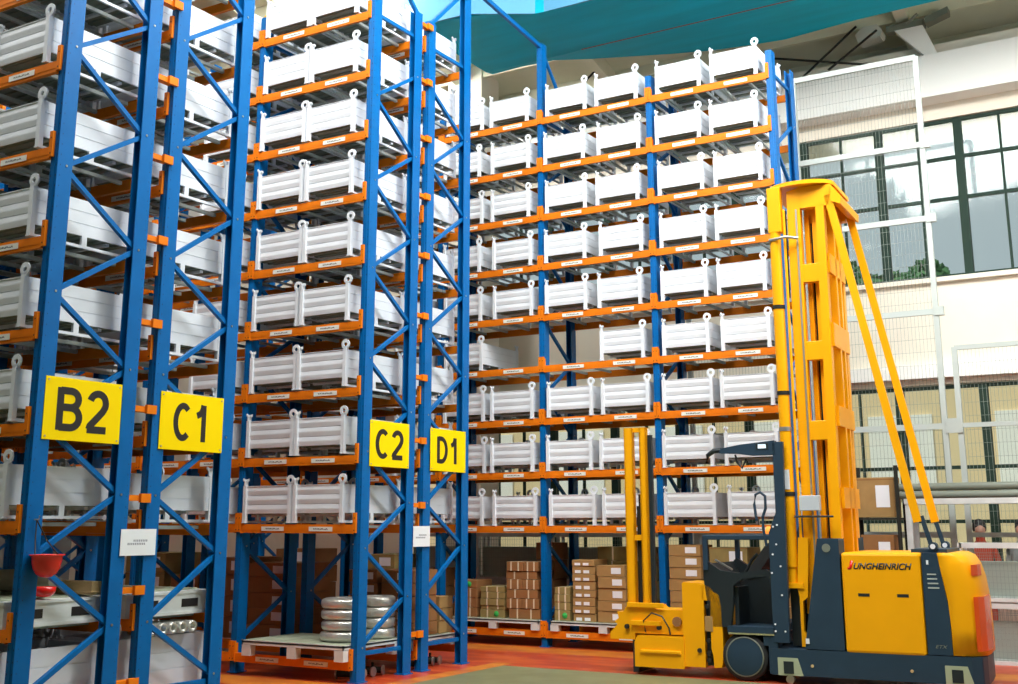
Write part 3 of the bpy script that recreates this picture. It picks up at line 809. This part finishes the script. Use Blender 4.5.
for i, (xa, xb2, yy, hs, mm, wh) in enumerate(((-12.95, -12.35, YD + .1, [.3, .3, .3, .25], 'cardB', 'dark stack in the second bay of D1 rack, left'),
        (-12.3, -11.4, YD + .1, [.22, .22, .22, .22, .2], 'cardB', 'wide dark stack in the second bay of D1 rack'),
        (-14.9, -14.0, YD + .1, [.3, .3, .3, .3], 'cardC', 'olive stack far left in D1 rack'),
        (-13.9, -13.3, YD + .1, [.3, .28, .3], 'cardB', 'dark stack in the third bay of D1 rack'))):
    stack(xa, xb2, yy, .8, .26, hs, M[mm], wh, G, kind=1, jit=.01)
G = 'cartons on the back rack bottom shelf'
for (xa, xb2, hs, mm, wh) in ((-12.9, -12.2, [.28, .28, .3, .26], 'cardC', 'olive stack in the fourth bay of the back rack'), (-12.1, -11.4, [.3, .3, .3], 'cardB', 'brown stack in the fourth bay of the back rack'),
        (-14.9, -14.1, [.3, .3, .3, .3], 'cardB', 'brown stack in the fifth bay of the back rack')):
    stack(xa, xb2, YR + .05, .8, .26, hs, M[mm], wh, G, kind=1, jit=.01)
# coils
for i in range(4):
    o = MB().lathe([(.12, 0), (.23, 0), (.27, .015), (.285, .04), (.285, .09), (.27, .115), (.23, .13), (.12, .13), (.12, 0)], 28).build('wire_coil', M['silver'], loc=(-9.60 + random.uniform(-.01, .01), YC2 + .33, .447 + i * .131))
    fixnormals(o)
    tag(o, 'silver wrapped wire coil, %s of the four stacked on the white pallet' % ('lowest', 'second from bottom', 'third from bottom', 'topmost')[i], 'coil', 'silver wire coils')
for i in range(4):
    o = MB().lathe([(.12, 0), (.2, 0), (.23, .02), (.23, .11), (.2, .13), (.12, .13), (.12, 0)], 24).build('wire_coil', M['silver'], loc=(-9.48, YC2 + .87, .447 + i * .131))
    fixnormals(o)
    tag(o, 'smaller silver coil seen through the C2 frame, %s of its stack' % ('lowest', 'second from bottom', 'third from bottom', 'topmost')[i], 'coil', 'silver wire coils behind')
# valves on the floor below the frames
def valve(x, y, lab):
    v = empty('pipe_valve', (x, y, 0), random.uniform(-.4, .4), lab, 'valve', 'valves on the floor under the end frames')
    MB().tube([(-.14, 0, .06), (.14, 0, .06)], .04, 12).build('body', M['rod'], v)
    for s in (-1, 1): MB().tube([(s * .13, 0, .06), (s * .15, 0, .06)], .06, 14).build('flange', M['steel'], v)
    MB().tube([(0, 0, .06), (0, 0, .15)], .018, 8).build('stem', M['rod'], v)
for i in range(4): valve(-9.5, YC2 + .3 + .17 * i, 'dark pipe valve on the floor under C2 frame, %s in the row' % ('nearest', 'second', 'third', 'farthest')[i])
for i in range(4): valve(-9.5, YD + .25 + .17 * i, 'dark pipe valve on the floor under D1 frame, %s in the row' % ('nearest', 'second', 'third', 'farthest')[i])
o = MB().lathe([(0.001, .13), (.03, .12), (.075, .05), (.09, .02), (.09, 0), (0.001, 0)], 16).build('red_cone', M['red'], loc=(-9.62, YD + .9, zd + .50)); fixnormals(o)
tag(o, 'small red cone lying on the tan cartons seen through the D1 frame', 'cone')

# ------------------------------------------------------------------ guard fence behind the racks
def mesh_panel(parent, x0, x1, z0, z1, y, dx=.055, dz=.2, t=.002, name='wire_mesh', m=None):
    mb = MB(); x = x0
    while x <= x1: mb.box(x - t, x + t, y - t, y + t, z0, z1); x += dx
    z = z0 + dz / 2
    while z < z1: mb.box(x0, x1, y - t, y + t, z - t, z + t); z += dz
    return mb.build(name, m or M['wire'], parent)
FY = 18.6
fe = empty('guard_fence', (0, FY, 0), 0, 'tall pale grey wire mesh guard fence behind the truck mast', 'fence')
for px, zt in ((-3.42, 9.28), (-5.45, 9.28), (-7.5, 9.28)):
    MB().box(px - .04, px + .04, -.03, .03, 0, zt).build('fence_post', M['greyp'], fe)
for i, zt in enumerate((9.27, 7.79, 6.57, 5.08, 3.31, 1.7)):
    MB().box(-7.5, -3.42, -.025, .025, zt - .045, zt + .045).build('rail', M['greyp'], fe)
    if i in (1, 2, 3): MB().box(-3.44, -3.30, -.05, .03, zt - .07, zt + .07).build('bracket', M['greyp'], fe)
zz = [9.27, 7.79, 6.57, 5.08, 3.31, 1.7, .1]
for i in range(6): mesh_panel(fe, -5.4, -3.46, zz[i + 1] + .05, zz[i] - .05, 0)
for i in range(3, 6): mesh_panel(fe, -7.46, -5.5, zz[i + 1] + .05, zz[i] - .05, 0)
f2 = empty('low_guard_fence', (0, FY, 0), 0, 'lower pale grey mesh fence right of the tall fence post', 'fence')
for px in (-3.2, -.9): MB().box(px - .04, px + .04, -.03, .03, 0, 4.5).build('fence_post', M['greyp'], f2)
for zt in (4.49, 3.31, 1.7): MB().box(-3.2, -.9, -.025, .025, zt - .035, zt + .035).build('rail', M['greyp'], f2)
MB().box(-3.40, -3.16, -.05, -.03, 3.2, 3.42).build('joint_plate', M['greyp'], f2)
for a, b2 in ((4.45, 3.35), (3.27, 1.74), (1.66, .1)): mesh_panel(f2, -3.12, -.95, b2, a, 0)

# rack with long pipes and mesh cages behind the truck
pr_ = empty('pipe_rack', (0, 18.0, 0), 0, 'low white steel rack carrying two long pipes behind the truck', 'rack')
for px in (-3.9, -1.2):
    for yy in (-.1, .3): MB().box(px - .04, px + .04, yy - .03, yy + .03, 0, 2.2).build('leg', M['white2'], pr_)
MB().box(-3.95, -1.15, -.14, -.06, 2.14, 2.22).box(-3.95, -1.15, .26, .34, 2.14, 2.22).box(-3.94, -3.86, -.1, .3, 2.15, 2.2).box(-1.24, -1.16, -.1, .3, 2.15, 2.2).build('top_rail', M['white2'], pr_)
o = MB().tube([(-4.4, 18.03, 2.275), (-1.0, 18.03, 2.275)], .055, 14).build('long_pipe', M['pipe']); tag(o, 'long grey-green pipe on the rack behind the truck, the lower one', 'pipe', 'two long pipes')
o = MB().tube([(-4.47, 18.08, 2.39), (-.9, 18.08, 2.39)], .058, 14).build('long_pipe', M['pipe']); tag(o, 'long grey-green pipe lying on the rack behind the truck, the upper one', 'pipe', 'two long pipes')
def cage(x0, x1, z0, z1, lab, y=17.45):
    c = empty('mesh_cage', ((x0 + x1) / 2, y, z0), 0, lab, 'cage', 'mesh cages behind the truck')
    w2 = (x1 - x0) / 2; h_ = z1 - z0
    f = MB()
    for yy in (0, .4):
        f.box(-w2, w2, yy - .025, yy + .025, h_ - .07, h_); f.box(-w2, w2, yy - .025, yy + .025, 0, .05)
    for xx in (-w2, w2):
        f.box(xx - .025, xx + .025, 0, .4, h_ - .07, h_); f.box(xx - .025, xx + .025, 0, .4, 0, .05)
        for yy in (0, .4): f.box(xx - .025, xx + .025, yy - .025, yy + .025, 0, h_)
    f.build('cage_frame', M['white2'], c)
    mesh_panel(c, -w2, w2, .05, h_ - .07, 0, .05, .08, .002, 'front_mesh')
    MB().box(-w2 + .03, w2 - .03, .03, .38, .05, .07).build('cage_floor', M['greyp'], c)
    MB().box(-w2 + .06, w2 - .06, .08, .35, .07, h_ - .25).build('grey_load', mat('grey_green_load', (.35, .42, .38), .8), c)
cage(-3.15, -1.3, .82, 1.60, 'upper white-rimmed wire mesh cage behind the truck rear')
cage(-3.15, -1.3, .0, .80, 'lower white-rimmed wire mesh cage behind the truck rear')
for i, (xa, xb2) in enumerate(((-13.6, -12.1), (-12.0, -10.5), (-10.4, -8.9), (-8.8, -7.7))):
    for j, (za, zb) in enumerate(((0, .85), (.87, 1.72))):
        cage(xa, xb2, za, zb, '%s wire mesh cage behind the back rack bottom shelf, %s of the row' % (('lower', 'upper')[j], ('leftmost', 'second from left', 'third from left', 'rightmost')[i]), 18.9)
# cartons on shelf behind mast foot
sh = empty('storage_shelf', (-4.3, 17.9, 0), 0, 'dark shelf unit with beige cartons behind the truck battery cover', 'shelf')
for xx in (-.36, .3):
    for yy in (-.2, .25): MB().box(xx - .025, xx + .025, yy - .025, yy + .025, 0, 2.7).build('leg', M['rod'], sh)
for z in (.5, 1.2, 1.95): MB().box(-.38, .32, -.22, .27, z - .03, z).build('shelf_board', M['rod'], sh)
carton(-4.62, -4.05, 17.75, .38, 1.955, .58, M['cardA'], 'large tan carton on the top of the dark shelf behind the mast', 'cartons on the dark shelf', kind=1)
carton(-4.58, -4.1, 17.75, .38, 1.205, .5, M['cardB'], 'brown carton on the middle board of the dark shelf', 'cartons on the dark shelf', kind=1)

# ------------------------------------------------------------------ two persons far behind the fence
def person(x, y, shirt, lab, rz):
    p = empty('person', (x, y, 0), rz, lab, 'person')
    V = [((0, 0, .98), .15), ((0, 0, 1.22), .14), ((0, 0, 1.45), .15), ((0, -.01, 1.58), .06), ((0, -.02, 1.68), .085), ((0, -.01, 1.78), .09), ((0, 0, 1.86), .05),
         ((.19, 0, 1.47), .06), ((.27, .0, 1.2), .048), ((.2, -.22, 1.12), .035), ((.17, -.30, 1.11), .028),
         ((-.19, 0, 1.47), .06), ((-.27, 0, 1.2), .048), ((-.2, -.22, 1.12), .035), ((-.17, -.30, 1.11), .028),
         ((.1, 0, .9), .1), ((.11, 0, .5), .065), ((.11, .02, .09), .045), ((.11, -.15, .04), .035),
         ((-.1, 0, .9), .1), ((-.11, 0, .5), .065), ((-.11, .02, .09), .045), ((-.11, -.15, .04), .035)]
    E = [(0, 1), (1, 2), (2, 3), (3, 4), (4, 5), (5, 6), (2, 7), (7, 8), (8, 9), (9, 10), (2, 11), (11, 12), (12, 13), (13, 14), (0, 15), (15, 16), (16, 17), (17, 18), (0, 19), (19, 20), (20, 21), (21, 22)]
    me = bpy.data.meshes.new('body'); me.from_pydata([v for v, r in V], E, []); me.materials.append(shirt)
    o = bpy.data.objects.new('body', me); C.objects.link(o); o.parent = p
    s = o.modifiers.new('skin', 'SKIN'); o.modifiers.new('sub', 'SUBSURF').levels = 2; o.modifiers['sub'].render_levels = 2
    for i, (v, r) in enumerate(V): me.skin_vertices[0].data[i].radius = (r, r)
    me.skin_vertices[0].data[0].use_root = True
    q = MB(); q.lathe([(0.001, .14), (.06, .125), (.1, .07), (.107, 0), (.1, -.06), (.085, -.06), (.09, 0), (0.001, .1)], 16, c=(0, .015, 1.80)); fixnormals(q.build('hair', M['hair'], p))
    MB().lathe([(0.001, .1), (.05, .085), (.083, .03), (.08, -.04), (.05, -.09), (0.001, -.11)], 14, c=(0, -.035, 1.755)).build('face', M['skin'], p)
person(-3.32, 20.2, M['shirt'], 'person in a reddish jacket standing behind the mesh fence', .3)
person(-2.70, 20.25, M['shirt2'], 'person in a grey jacket at the picture edge behind the fence', -.2)

# ------------------------------------------------------------------ the reach truck
T = empty('turret_truck', (-5.14, 14.14, 0), math.radians(3), 'yellow and slate high mast warehouse forklift truck standing before the back rack', 'forklift')
Wd = 1.45
def P(mb, name, m, bevel=0, parent=None): return mb.build(name, m, parent or T, bevel=bevel)
# chassis
ch = MB()
rear = [(2.6, 0.0), (2.71, .05), (2.745, .2), (2.745, .6), (2.72, Wd - .4), (2.68, Wd - .18), (2.6, Wd - .05), (2.5, Wd)]
ch.prism([(.33, 0), *rear, (.33, Wd)], 2, .10, .40)
ch.prism([(-.2, .22), (.34, .22), (.34, Wd - .22), (-.2, Wd - .22)], 2, .12, .52)
P(ch, 'chassis', M['slate'], .012)
for (u) in (.43, 2.33):
    br = P(MB().prism([(u - .02, .10), (u + .28, .10), (u + .22, .30), (u - .02, .30)], 1, -.012, 0.01), 'stabiliser_bracket', mat('pale_green_bracket', (.40, .45, .30), .5), .004)
    MB().box(u + .05, u + .17, -.018, .0, .12, .26).build('bracket_recess', M['dark'], br)
    MB().tube([(u + .11, .03, .05), (u + .11, .09, .05)], .05, 12).build('caster', M['steel'], br)
for u in (.82, 1.95): P(MB().tube([(u, -.012, .22), (u, .0, .22)], .018, 10), 'bolt', M['wood'])
# wheels
for v0 in (0.02, Wd - .22):
    wmb = MB(); wmb.lathe([(.10, 0), (.22, 0), (.235, .01), (.275, .012), (.285, .03), (.285, .18), (.275, .2), (.1, .2)], 36, axis=1, c=(0, v0, .285))
    wo = P(wmb, 'wheel', M['rubber']); fixnormals(wo)
    hb = MB(); hb.lathe([(.0001, -.004), (.21, -.004), (.222, .0), (.225, .012), (.232, .012), (.232, .03), (.0001, .03)], 32, axis=1, c=(0, v0, .285)); fixnormals(hb.build('hub', M['slate'], wo))
    MB().lathe([(.222, -.001), (.236, -.001), (.236, .012), (.222, .012), (.222, -.001)], 32, axis=1, c=(0, v0 - .006, .285)).build('rim_ring', M['pipe'], wo)
fd = MB(); pts = [(-.33, .32)] + [(.34 * math.cos(a), .285 + .34 * math.sin(a)) for a in [math.radians(t) for t in range(170, -1, -17)]] + [(.36, .12), (.42, .12), (.42, .60), (-.2, .60)]
P(MB().prism([(-.2, .56), (.40, .56), (.40, .64), (-.2, .64)], 1, 0, Wd), 'cab_floor', M['slate'], .01)
P(MB().box(.30, .42, .01, .2, .10, .6).box(.24, .34, .01, .2, .42, .6), 'fender', M['slate'], .01)
P(MB().box(-.19, .38, -.002, .01, .545, .565), 'floor_edge_strip', mat('olive_strip', (.3, .3, .15), .5))
# cab: front shell, seat tub, posts, top rails
shl = MB(); shl.prism([(-.42, .62), (-.17, .62), (-.13, .9), (-.12, 1.12), (.0, 1.2), (.3, 1.24), (.36, 1.15), (.36, 1.28), (.30, 1.32), (-.05, 1.27), (-.28, 1.3), (-.46, 1.42), (-.5, 1.38), (-.5, 1.2)], 1, .05, .12)
shl.prism([(-.42, .62), (-.17, .62), (-.13, .9), (-.12, 1.12), (.0, 1.2), (.3, 1.24), (.36, 1.15), (.36, 1.28), (.30, 1.32), (-.05, 1.27), (-.28, 1.3), (-.46, 1.42), (-.5, 1.38), (-.5, 1.2)], 1, Wd - .12, Wd - .05)
shl.prism([(-.5, .62), (-.42, .62), (-.42, 1.22), (-.5, 1.38)], 1, .12, Wd - .12)
P(shl, 'cab_shell', M['dark'], .01)
P(MB().box(-.13, .36, .55, .62, .64, 1.2).box(-.13, -.08, .12, .55, .64, 1.1), 'cab_inner_panel', M['dark'])
P(MB().box(-.49, -.43, .02, .08, 1.3, 1.70), 'cab_pillar', M['slate'], .006)
P(MB().box(-.49, -.43, Wd - .08, Wd - .02, 1.3, 1.70), 'cab_pillar', M['slate'], .006)
P(MB().box(-.49, .42, .02, .08, 1.67, 1.73).box(-.49, .42, Wd - .08, Wd - .02, 1.67, 1.73).box(-.49, -.43, .08, Wd - .08, 1.67, 1.73), 'cab_top_rail', M['slate'], .008)
st = P(MB().prism([(-.1, 1.24), (.08, 1.26), (.34, 1.6), (.3, 1.68), (.18, 1.6)], 1, .5, .95), 'seat_backrest', M['rubber'], .02)
P(MB().prism([(-.05, .92), (.3, .92), (.32, 1.04), (-.02, 1.02)], 1, .62, 1.1), 'seat', M['rubber'], .02)
P(MB().bar((-.42, .3, 1.42), (-.2, .3, 1.3), .05, .02), 'chrome_trim', M['steel'])
P(MB().tube([(.0, .2, 1.27), (.08, .2, 1.42), (.16, .2, 1.5)], .018, 8), 'control_lever', M['dark'])
P(MB().lathe([(.0001, 0), (.04, 0), (.045, .05), (.02, .1), (.0001, .1)], 12, c=(.12, .9, 1.735)), 'warning_lamp', M['amber'])
# tall slate side post with bolts, arm and display
pp = P(MB().prism([(.37, .47), (.56, .47), (.585, 2.2), (.60, 2.86), (.47, 2.86), (.47, 2.0), (.37, 1.75)], 1, 0.0, .06), 'side_post', M['slate'], .008)
P(MB().prism([(.37, .47), (.56, .47), (.585, 2.2), (.60, 2.86), (.47, 2.86), (.47, 2.0), (.37, 1.75)], 1, Wd - .1, Wd - .04), 'side_post', M['slate'], .008)
for (u, z) in ((.46, 1.62), (.41, 1.5), (.50, 1.36), (.39, 1.28), (.50, 1.02), (.40, .68), (.40, .60), (.52, .60), (.48, 1.85), (.43, 1.83)):
    MB().tube([(u, -.008, z), (u, .002, z)], .012, 8).build('bolt', M['paper'], pp)
P(MB().prism([(-.22, 2.74), (-.2, 2.80), (.05, 2.84), (.5, 2.88), (.5, 2.70), (.2, 2.70), (.0, 2.73)], 1, .0, .09), 'overhead_arm', M['slate'], .012)
gr = P(MB().tube([(-.4, .045, 2.62), (-.38, .045, 2.72), (-.3, .045, 2.775), (-.2, .045, 2.78)], [.018, .03, .033, .03], 10), 'arm_grip', M['dark'])
P(MB().tube([(-.02, .045, 2.72), (.0, .045, 2.62), (.06, .045, 2.55), (.12, .045, 2.66)], .014, 8), 'cable', M['dark'])
ds = P(MB().box(.26, .42, -.006, .002, 2.77, 2.85), 'display', M['dark'], .003)
MB().box(.29, .39, -.009, -.005, 2.785, 2.835).build('display_screen', M['screen'], ds)
P(MB().tube([(.22, .03, 1.9), (.20, .03, 2.1), (.22, .03, 2.22), (.28, .03, 2.25), (.34, .03, 2.2), (.34, .03, 2.05), (.30, .03, 1.95), (.30, .03, 1.8), (.33, .03, 1.6)], .018, 8), 'grab_handle', M['slate'])
# slate side cover in front of the battery
sc_ = P(MB().prism([(.745, .41), (1.21, .41), (1.21, 1.69), (.955, 1.69)], 1, .0, .3), 'side_cover', M['slate'], .02)
MB().tube([(1.06, -.008, 1.58), (1.06, .001, 1.58)], .05, 18).build('round_cap', M['pipe'], sc_)
P(MB().prism([(.745, .41), (1.21, .41), (1.21, 1.69), (.955, 1.69)], 1, Wd - .3, Wd), 'side_cover', M['slate'], .02)
P(MB().box(.76, .80, -.014, .0, .47, .53), 'cover_catch', M['paper'])
# battery cover
bc = P(MB().box(1.225, 2.13, -.01, Wd + .01, .385, 1.53), 'battery_cover', M['truck'], .035)
for u in (1.47, 1.91): MB().box(u - .065, u + .065, -.0125, -.009, 1.03, 1.065).build('hand_slot', M['dark'], bc)
text_mesh('lettering', 'UNGHEINRICH', .66, .074, M['dark'], bc, (1.70, -.0115, 1.375), (PI / 2, 0, 0), shear=.28, bold=.03, depth=.002)
text_mesh('red_initial', 'J', .07, .105, M['red'], bc, (1.335, -.0115, 1.385), (PI / 2, 0, 0), shear=.2, bold=.09, depth=.002)
# vent cover
vc = P(MB().prism([(2.14, .41), (2.405, .41), (2.40, .9), (2.31, 1.53), (2.14, 1.53)], 1, .0, Wd), 'vent_cover', M['slate'], .015)
for i in range(4): MB().prism([(2.19 + .0, 1.30 - i * .05), (2.29 + i * .008, 1.30 - i * .05), (2.29 + i * .008, 1.285 - i * .05), (2.19, 1.285 - i * .05)], 1, -.003, .001).build('vent_louver', M['greyp'], vc)
MB().box(2.19, 2.215, -.003, .001, 1.4, 1.45).build('sticker', M['paper'], vc)
text_mesh('lettering', 'ETX', .13, .035, M['pipe'], vc, (2.29, -.001, .50), (PI / 2, 0, 0), shear=.3, bold=.0, depth=.002)
# rear cover: curved in plan and in profile
rc = MB(); vs = []; fs = []
levels_ = [(.41, 0.0), (.7, .0), (1.0, -.005), (1.25, -.035), (1.40, -.075), (1.49, -.13), (1.53, -.22)]
plan = [(2.42, .0), (2.52, .0), (2.62, .02), (2.70, .08), (2.75, .2), (2.765, .4), (2.755, Wd - .5), (2.72, Wd - .25), (2.66, Wd - .10), (2.6, Wd - .03), (2.5, Wd), (2.42, Wd)]
for (z, dx) in levels_:
    s = 2.41 if z < 1 else 2.41 - (z - .9) / (.63) * .10
    for (u, v) in plan:
        uu = s + (u - 2.42) * (2.765 + dx - s) / (2.765 - 2.42); vv = v
        if z > 1.45: vv = min(max(v, .015), Wd - .015)
        vs.append((uu, vv, z))
k = len(plan)
for i in range(len(levels_) - 1):
    for j in range(k): fs.append((i * k + j, i * k + (j + 1) % k, (i + 1) * k + (j + 1) % k, (i + 1) * k + j))
rc.add(vs, fs, 0, True); rc.add(vs[:k], [tuple(range(k))]); rc.add(vs[-k:], [tuple(range(k))])
ro = fixnormals(P(rc, 'rear_cover', M['truck']))
for (z0, z1) in ((.55, 1.05),):
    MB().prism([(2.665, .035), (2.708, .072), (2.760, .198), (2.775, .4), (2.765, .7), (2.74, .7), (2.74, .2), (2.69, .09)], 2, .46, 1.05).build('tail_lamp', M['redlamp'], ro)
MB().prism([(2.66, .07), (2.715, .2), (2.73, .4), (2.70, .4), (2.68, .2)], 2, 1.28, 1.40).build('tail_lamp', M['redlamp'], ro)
# mast: near and far rail frames with cross plates
ms = MB()
def mcol(mb, u0, u1, v0, v1, z0, z1, mi=0): mb.box(u0, u1, v0, v1, z0, z1, mi)
def outer_frame(v0, v1):
    m1 = MB()
    m1.prism([(.74, .80), (.76, 5.88), (.76, 6.1), (.93, 6.14), (.925, 5.88), (.88, .80)], 1, v0, v1)
    m1.prism([(1.09, 1.2), (1.125, 5.88), (1.23, 5.88), (1.20, 1.2)], 1, v0, v1)
    m1.prism([(.92, 5.86), (1.30, 5.86), (1.33, 6.13), (.92, 6.15)], 1, v0, v1)
    for z in (4.90, 3.90, 2.90): m1.box(.88, 1.13, v0 + .01, v1 - .01, z - .02, z + .22)
    return m1
P(outer_frame(.22, .34), 'mast_side_frame', M['truck'], .008)
P(outer_frame(1.16, 1.28), 'mast_side_frame', M['truck'], .008)
P(MB().box(.865, .885, .205, .22, .85, 5.85), 'rail_edge', M['steel'])
# inner channels
for v in (.40, 1.05):
    P(MB().box(.93, .99, v, v + .06, .6, 5.8).box(1.03, 1.09, v, v + .06, .6, 5.8).box(.96, 1.06, v + .06, v + .08, .6, 5.8), 'inner_channel', M['truck'])
P(MB().tube([(1.01, .46, .7), (1.01, .46, 5.7)], .016, 8), 'lift_chain', M['rod'])
# rear face of the mast
for z0, z1 in ((5.86, 6.13), (4.05, 4.35), (3.05, 3.3), (2.05, 2.3), (5.0, 5.25)):
    P(MB().box(1.21, 1.25, .30, 1.2, z0, z1), 'mast_cross_plate', M['truck'])
P(MB().prism([(1.33, 6.13), (1.33, 5.9), (1.45, 5.85), (1.46, 5.95)], 1, .2, 1.3), 'mast_head_plate', M['truck'], .01)
P(MB().box(1.13, 1.25, .62, .70, 1.3, 5.9).box(1.13, 1.25, .86, .94, 1.3, 5.9), 'mast_rear_rib', M['truck'])
# top plate with round nose
tp = []
for i in range(13):
    a = PI + PI * i / 12; tp.append((.93 + .42 * math.cos(a), .35 + .26 * math.sin(a)))
P(MB().prism([(.51, .35), *tp[1:-1], (1.35, .35), (1.35, 1.25), (.51, 1.25)], 2, 6.15, 6.2), 'mast_top_plate', M['truck'], .01)
# front carriage tube with bands
ct = P(MB().tube([(.60, .17, 1.35), (.60, .17, 5.55)], .072, 18), 'lift_cylinder', M['truck'])
P(MB().box(.53, .70, .10, .24, 5.55, 6.15), 'cylinder_head_block', M['truck'], .01)
for z in (4.55, 3.45, 3.0, 2.2): MB().tube([(.6, .17, z), (.6, .17, z + .05)], .078, 18).build('band', M['rod'] if z != 3.0 else M['steel'], ct)
MB().tube([(.54, .14, 5.42), (.54, .10, 5.45), (.75, .08, 5.47), (.9, .15, 5.45)], .02, 8).build('hose', M['steel'], ct)
P(MB().tube([(.725, .16, 1.3), (.725, .16, 5.85)], .018, 8), 'hydraulic_pipe', M['truck'])
P(MB().tube([(.735, .22, 4.7), (.735, .22, 5.85)], .012, 6), 'lift_chain', M['rod'])
MB().box(.56, .64, .092, .1, 2.28, 2.52).build('sticker', M['paper'], ct)
P(MB().tube([(.60, .17, 1.12), (.60, .17, 1.36)], .06, 14).box(.52, .74, .1, .24, 1.10, 1.16), 'cylinder_foot', M['truck'])
P(MB().prism([(.68, .42), (.74, .42), (.745, .55), (.715, .60), (.72, .95), (.78, 1.0), (.82, 1.7), (.70, 1.7), (.66, 1.1), (.68, 1.0)], 1, .12, .2), 'mast_foot', M['truck'], .006)
P(MB().box(.55, .66, .2, .5, .42, 1.2), 'mast_base', M['dark'])
P(MB().box(.60, 1.25, .5, 1.0, .42, .9), 'mast_base', M['dark'])
cbx = P(MB().box(.76, 1.0, .03, .14, 2.02, 2.20), 'control_box', mat('pale_grey_box', (.55, .6, .66), .5), .006)
P(MB().tube([(.68, .08, 1.95), (.9, .07, 1.95), (1.15, .09, 1.95)], .012, 8), 'cable', M['dark'])
# rear braces
for v, du in ((.24, -.055), (1.22, .0)):
    b3 = P(MB().bar((1.34 + du, v, 6.0), (2.15 + du, v, 1.88), .095, .04, up=(0, 1, 0)), 'mast_brace', M['truck'])
    bb = P(MB().bar((2.14, v, 1.95), (2.23, v, 1.6), .03, .05).tube([(2.25, v - .06, 1.6), (2.25, v + .06, 1.6)], .05, 12), 'brace_bracket', M['slate'])
    MB().tube([(2.25, v - .07, 1.6), (2.25, v - .06, 1.6)], .03, 10).build('bolt', M['paper'], bb)
P(MB().box(2.0, 2.4, .2, 1.3, 1.53, 1.57), 'bracket_plate', M['slate'])
# turret head
hd = MB()
hd.prism([(-.79, .13), (-.51, .13), (-.51, 1.02), (-.50, 1.10), (-.56, 1.14), (-.77, 1.15), (-.79, 1.13)], 1, .05, .6)
hd.prism([(-.53, .93), (-.30, .93), (-.31, 1.0), (-.42, 1.09), (-.53, 1.14)], 1, .05, .5)
hd.prism([(-.42, 1.06), (-.31, 1.0), (-.285, .86), (-.275, .3), (-.30, .14), (-.40, .13), (-.41, .28), (-.43, .35), (-.43, .85), (-.42, .9)], 1, .05, .3)
hd.prism([(-.79, .13), (-.34, .13), (-.34, 1.0), (-.79, 1.0)], 1, .6, Wd - .1)
fixnormals(P(hd, 'turret_head', M['truck'], .02))
P(MB().box(-.505, -.435, .12, .5, .15, .98), 'head_recess', M['dark'])
P(MB().box(-.50, -.40, .04, .12, .56, .74), 'valve_block', M['cardA'], .004)
for z in (.22, .30, .86, .45): P(MB().tube([(-.46, .03, z), (-.46, .12, z)], .028, 10), 'roller', M['rod'])
P(MB().tube([(-.58, .03, .33), (-.58, .06, .33)], .028, 12), 'pivot_bolt', M['rod'])
P(MB().prism([(-1.44, .10), (-.78, .10), (-.78, .48), (-1.40, .48), (-1.44, .40)], 1, .03, .8), 'lower_crossmember', M['truck'], .02)
P(MB().box(-1.36, -.82, .005, .04, .27, .31), 'crossmember_lip', M['truck'], .01)
P(MB().box(-1.50, -1.42, .12, .75, .02, .42), 'skid', M['rubber'])
P(MB().prism([(-1.80, .42), (-1.46, .42), (-1.46, .50), (-.78, .50), (-.78, .80), (-1.16, .80), (-1.2, .84), (-1.56, .84), (-1.62, .76), (-1.70, .76), (-1.68, .68), (-1.74, .64), (-1.70, .60), (-1.80, .50)], 1, .1, .55), 'mast_carriage', M['truck'], .008)
P(MB().box(-1.55, -1.05, .06, .1, .82, .88).box(-1.5, -1.1, .05, .1, .60, .66), 'carriage_bar', M['truck'], .006)
P(MB().tube([(-1.30, .07, .52), (-1.32, .05, .66), (-1.2, .04, .76), (-1.06, .04, .72), (-.98, .06, .58), (-.97, .07, .5)], .01, 8), 'hose', M['dark'])
P(MB().tube([(-.88, .07, .66), (-.88, .1, .66)], .06, 16), 'round_cover', M['cardB'])
for u in (-1.56, -1.12): P(MB().tube([(u, .06, .58), (u, .1, .58)], .03, 10), 'roller', M['rod'])
# small mast
for (u0, u1) in ((-1.56, -1.44), (-1.345, -1.25)):
    P(MB().box(u0, u0 + .02, .12, .2, .84, 3.12).box(u0, u1, .12, .15, .84, 3.12).box(u1 - .02, u1, .12, .2, .84, 3.12), 'small_mast_rail', M['truck'])
P(MB().box(-1.56, -1.25, .13, .16, 1.66, 1.73).box(-1.56, -1.25, .14, .19, 3.06, 3.12), 'small_mast_crossbar', M['truck'])
P(MB().tube([(-1.40, .24, .8), (-1.40, .24, 2.1)], .045, 12).tube([(-1.40, .24, 2.1), (-1.40, .24, 2.25)], .02, 8), 'piston', M['rod'])
P(MB().box(-1.24, -1.19, .16, .22, .84, 3.02), 'hose_guide', M['dark'])
for v in (.7, 1.25):
    P(MB().box(-1.74, -1.66, v, v + 1.0, .44, .48) if False else MB().box(-1.74, -1.64, .5, 1.5, .44, .49) if v < 1 else MB().box(-1.42, -1.30, .55, 1.5, .50, .55), 'fork', M['slate'])
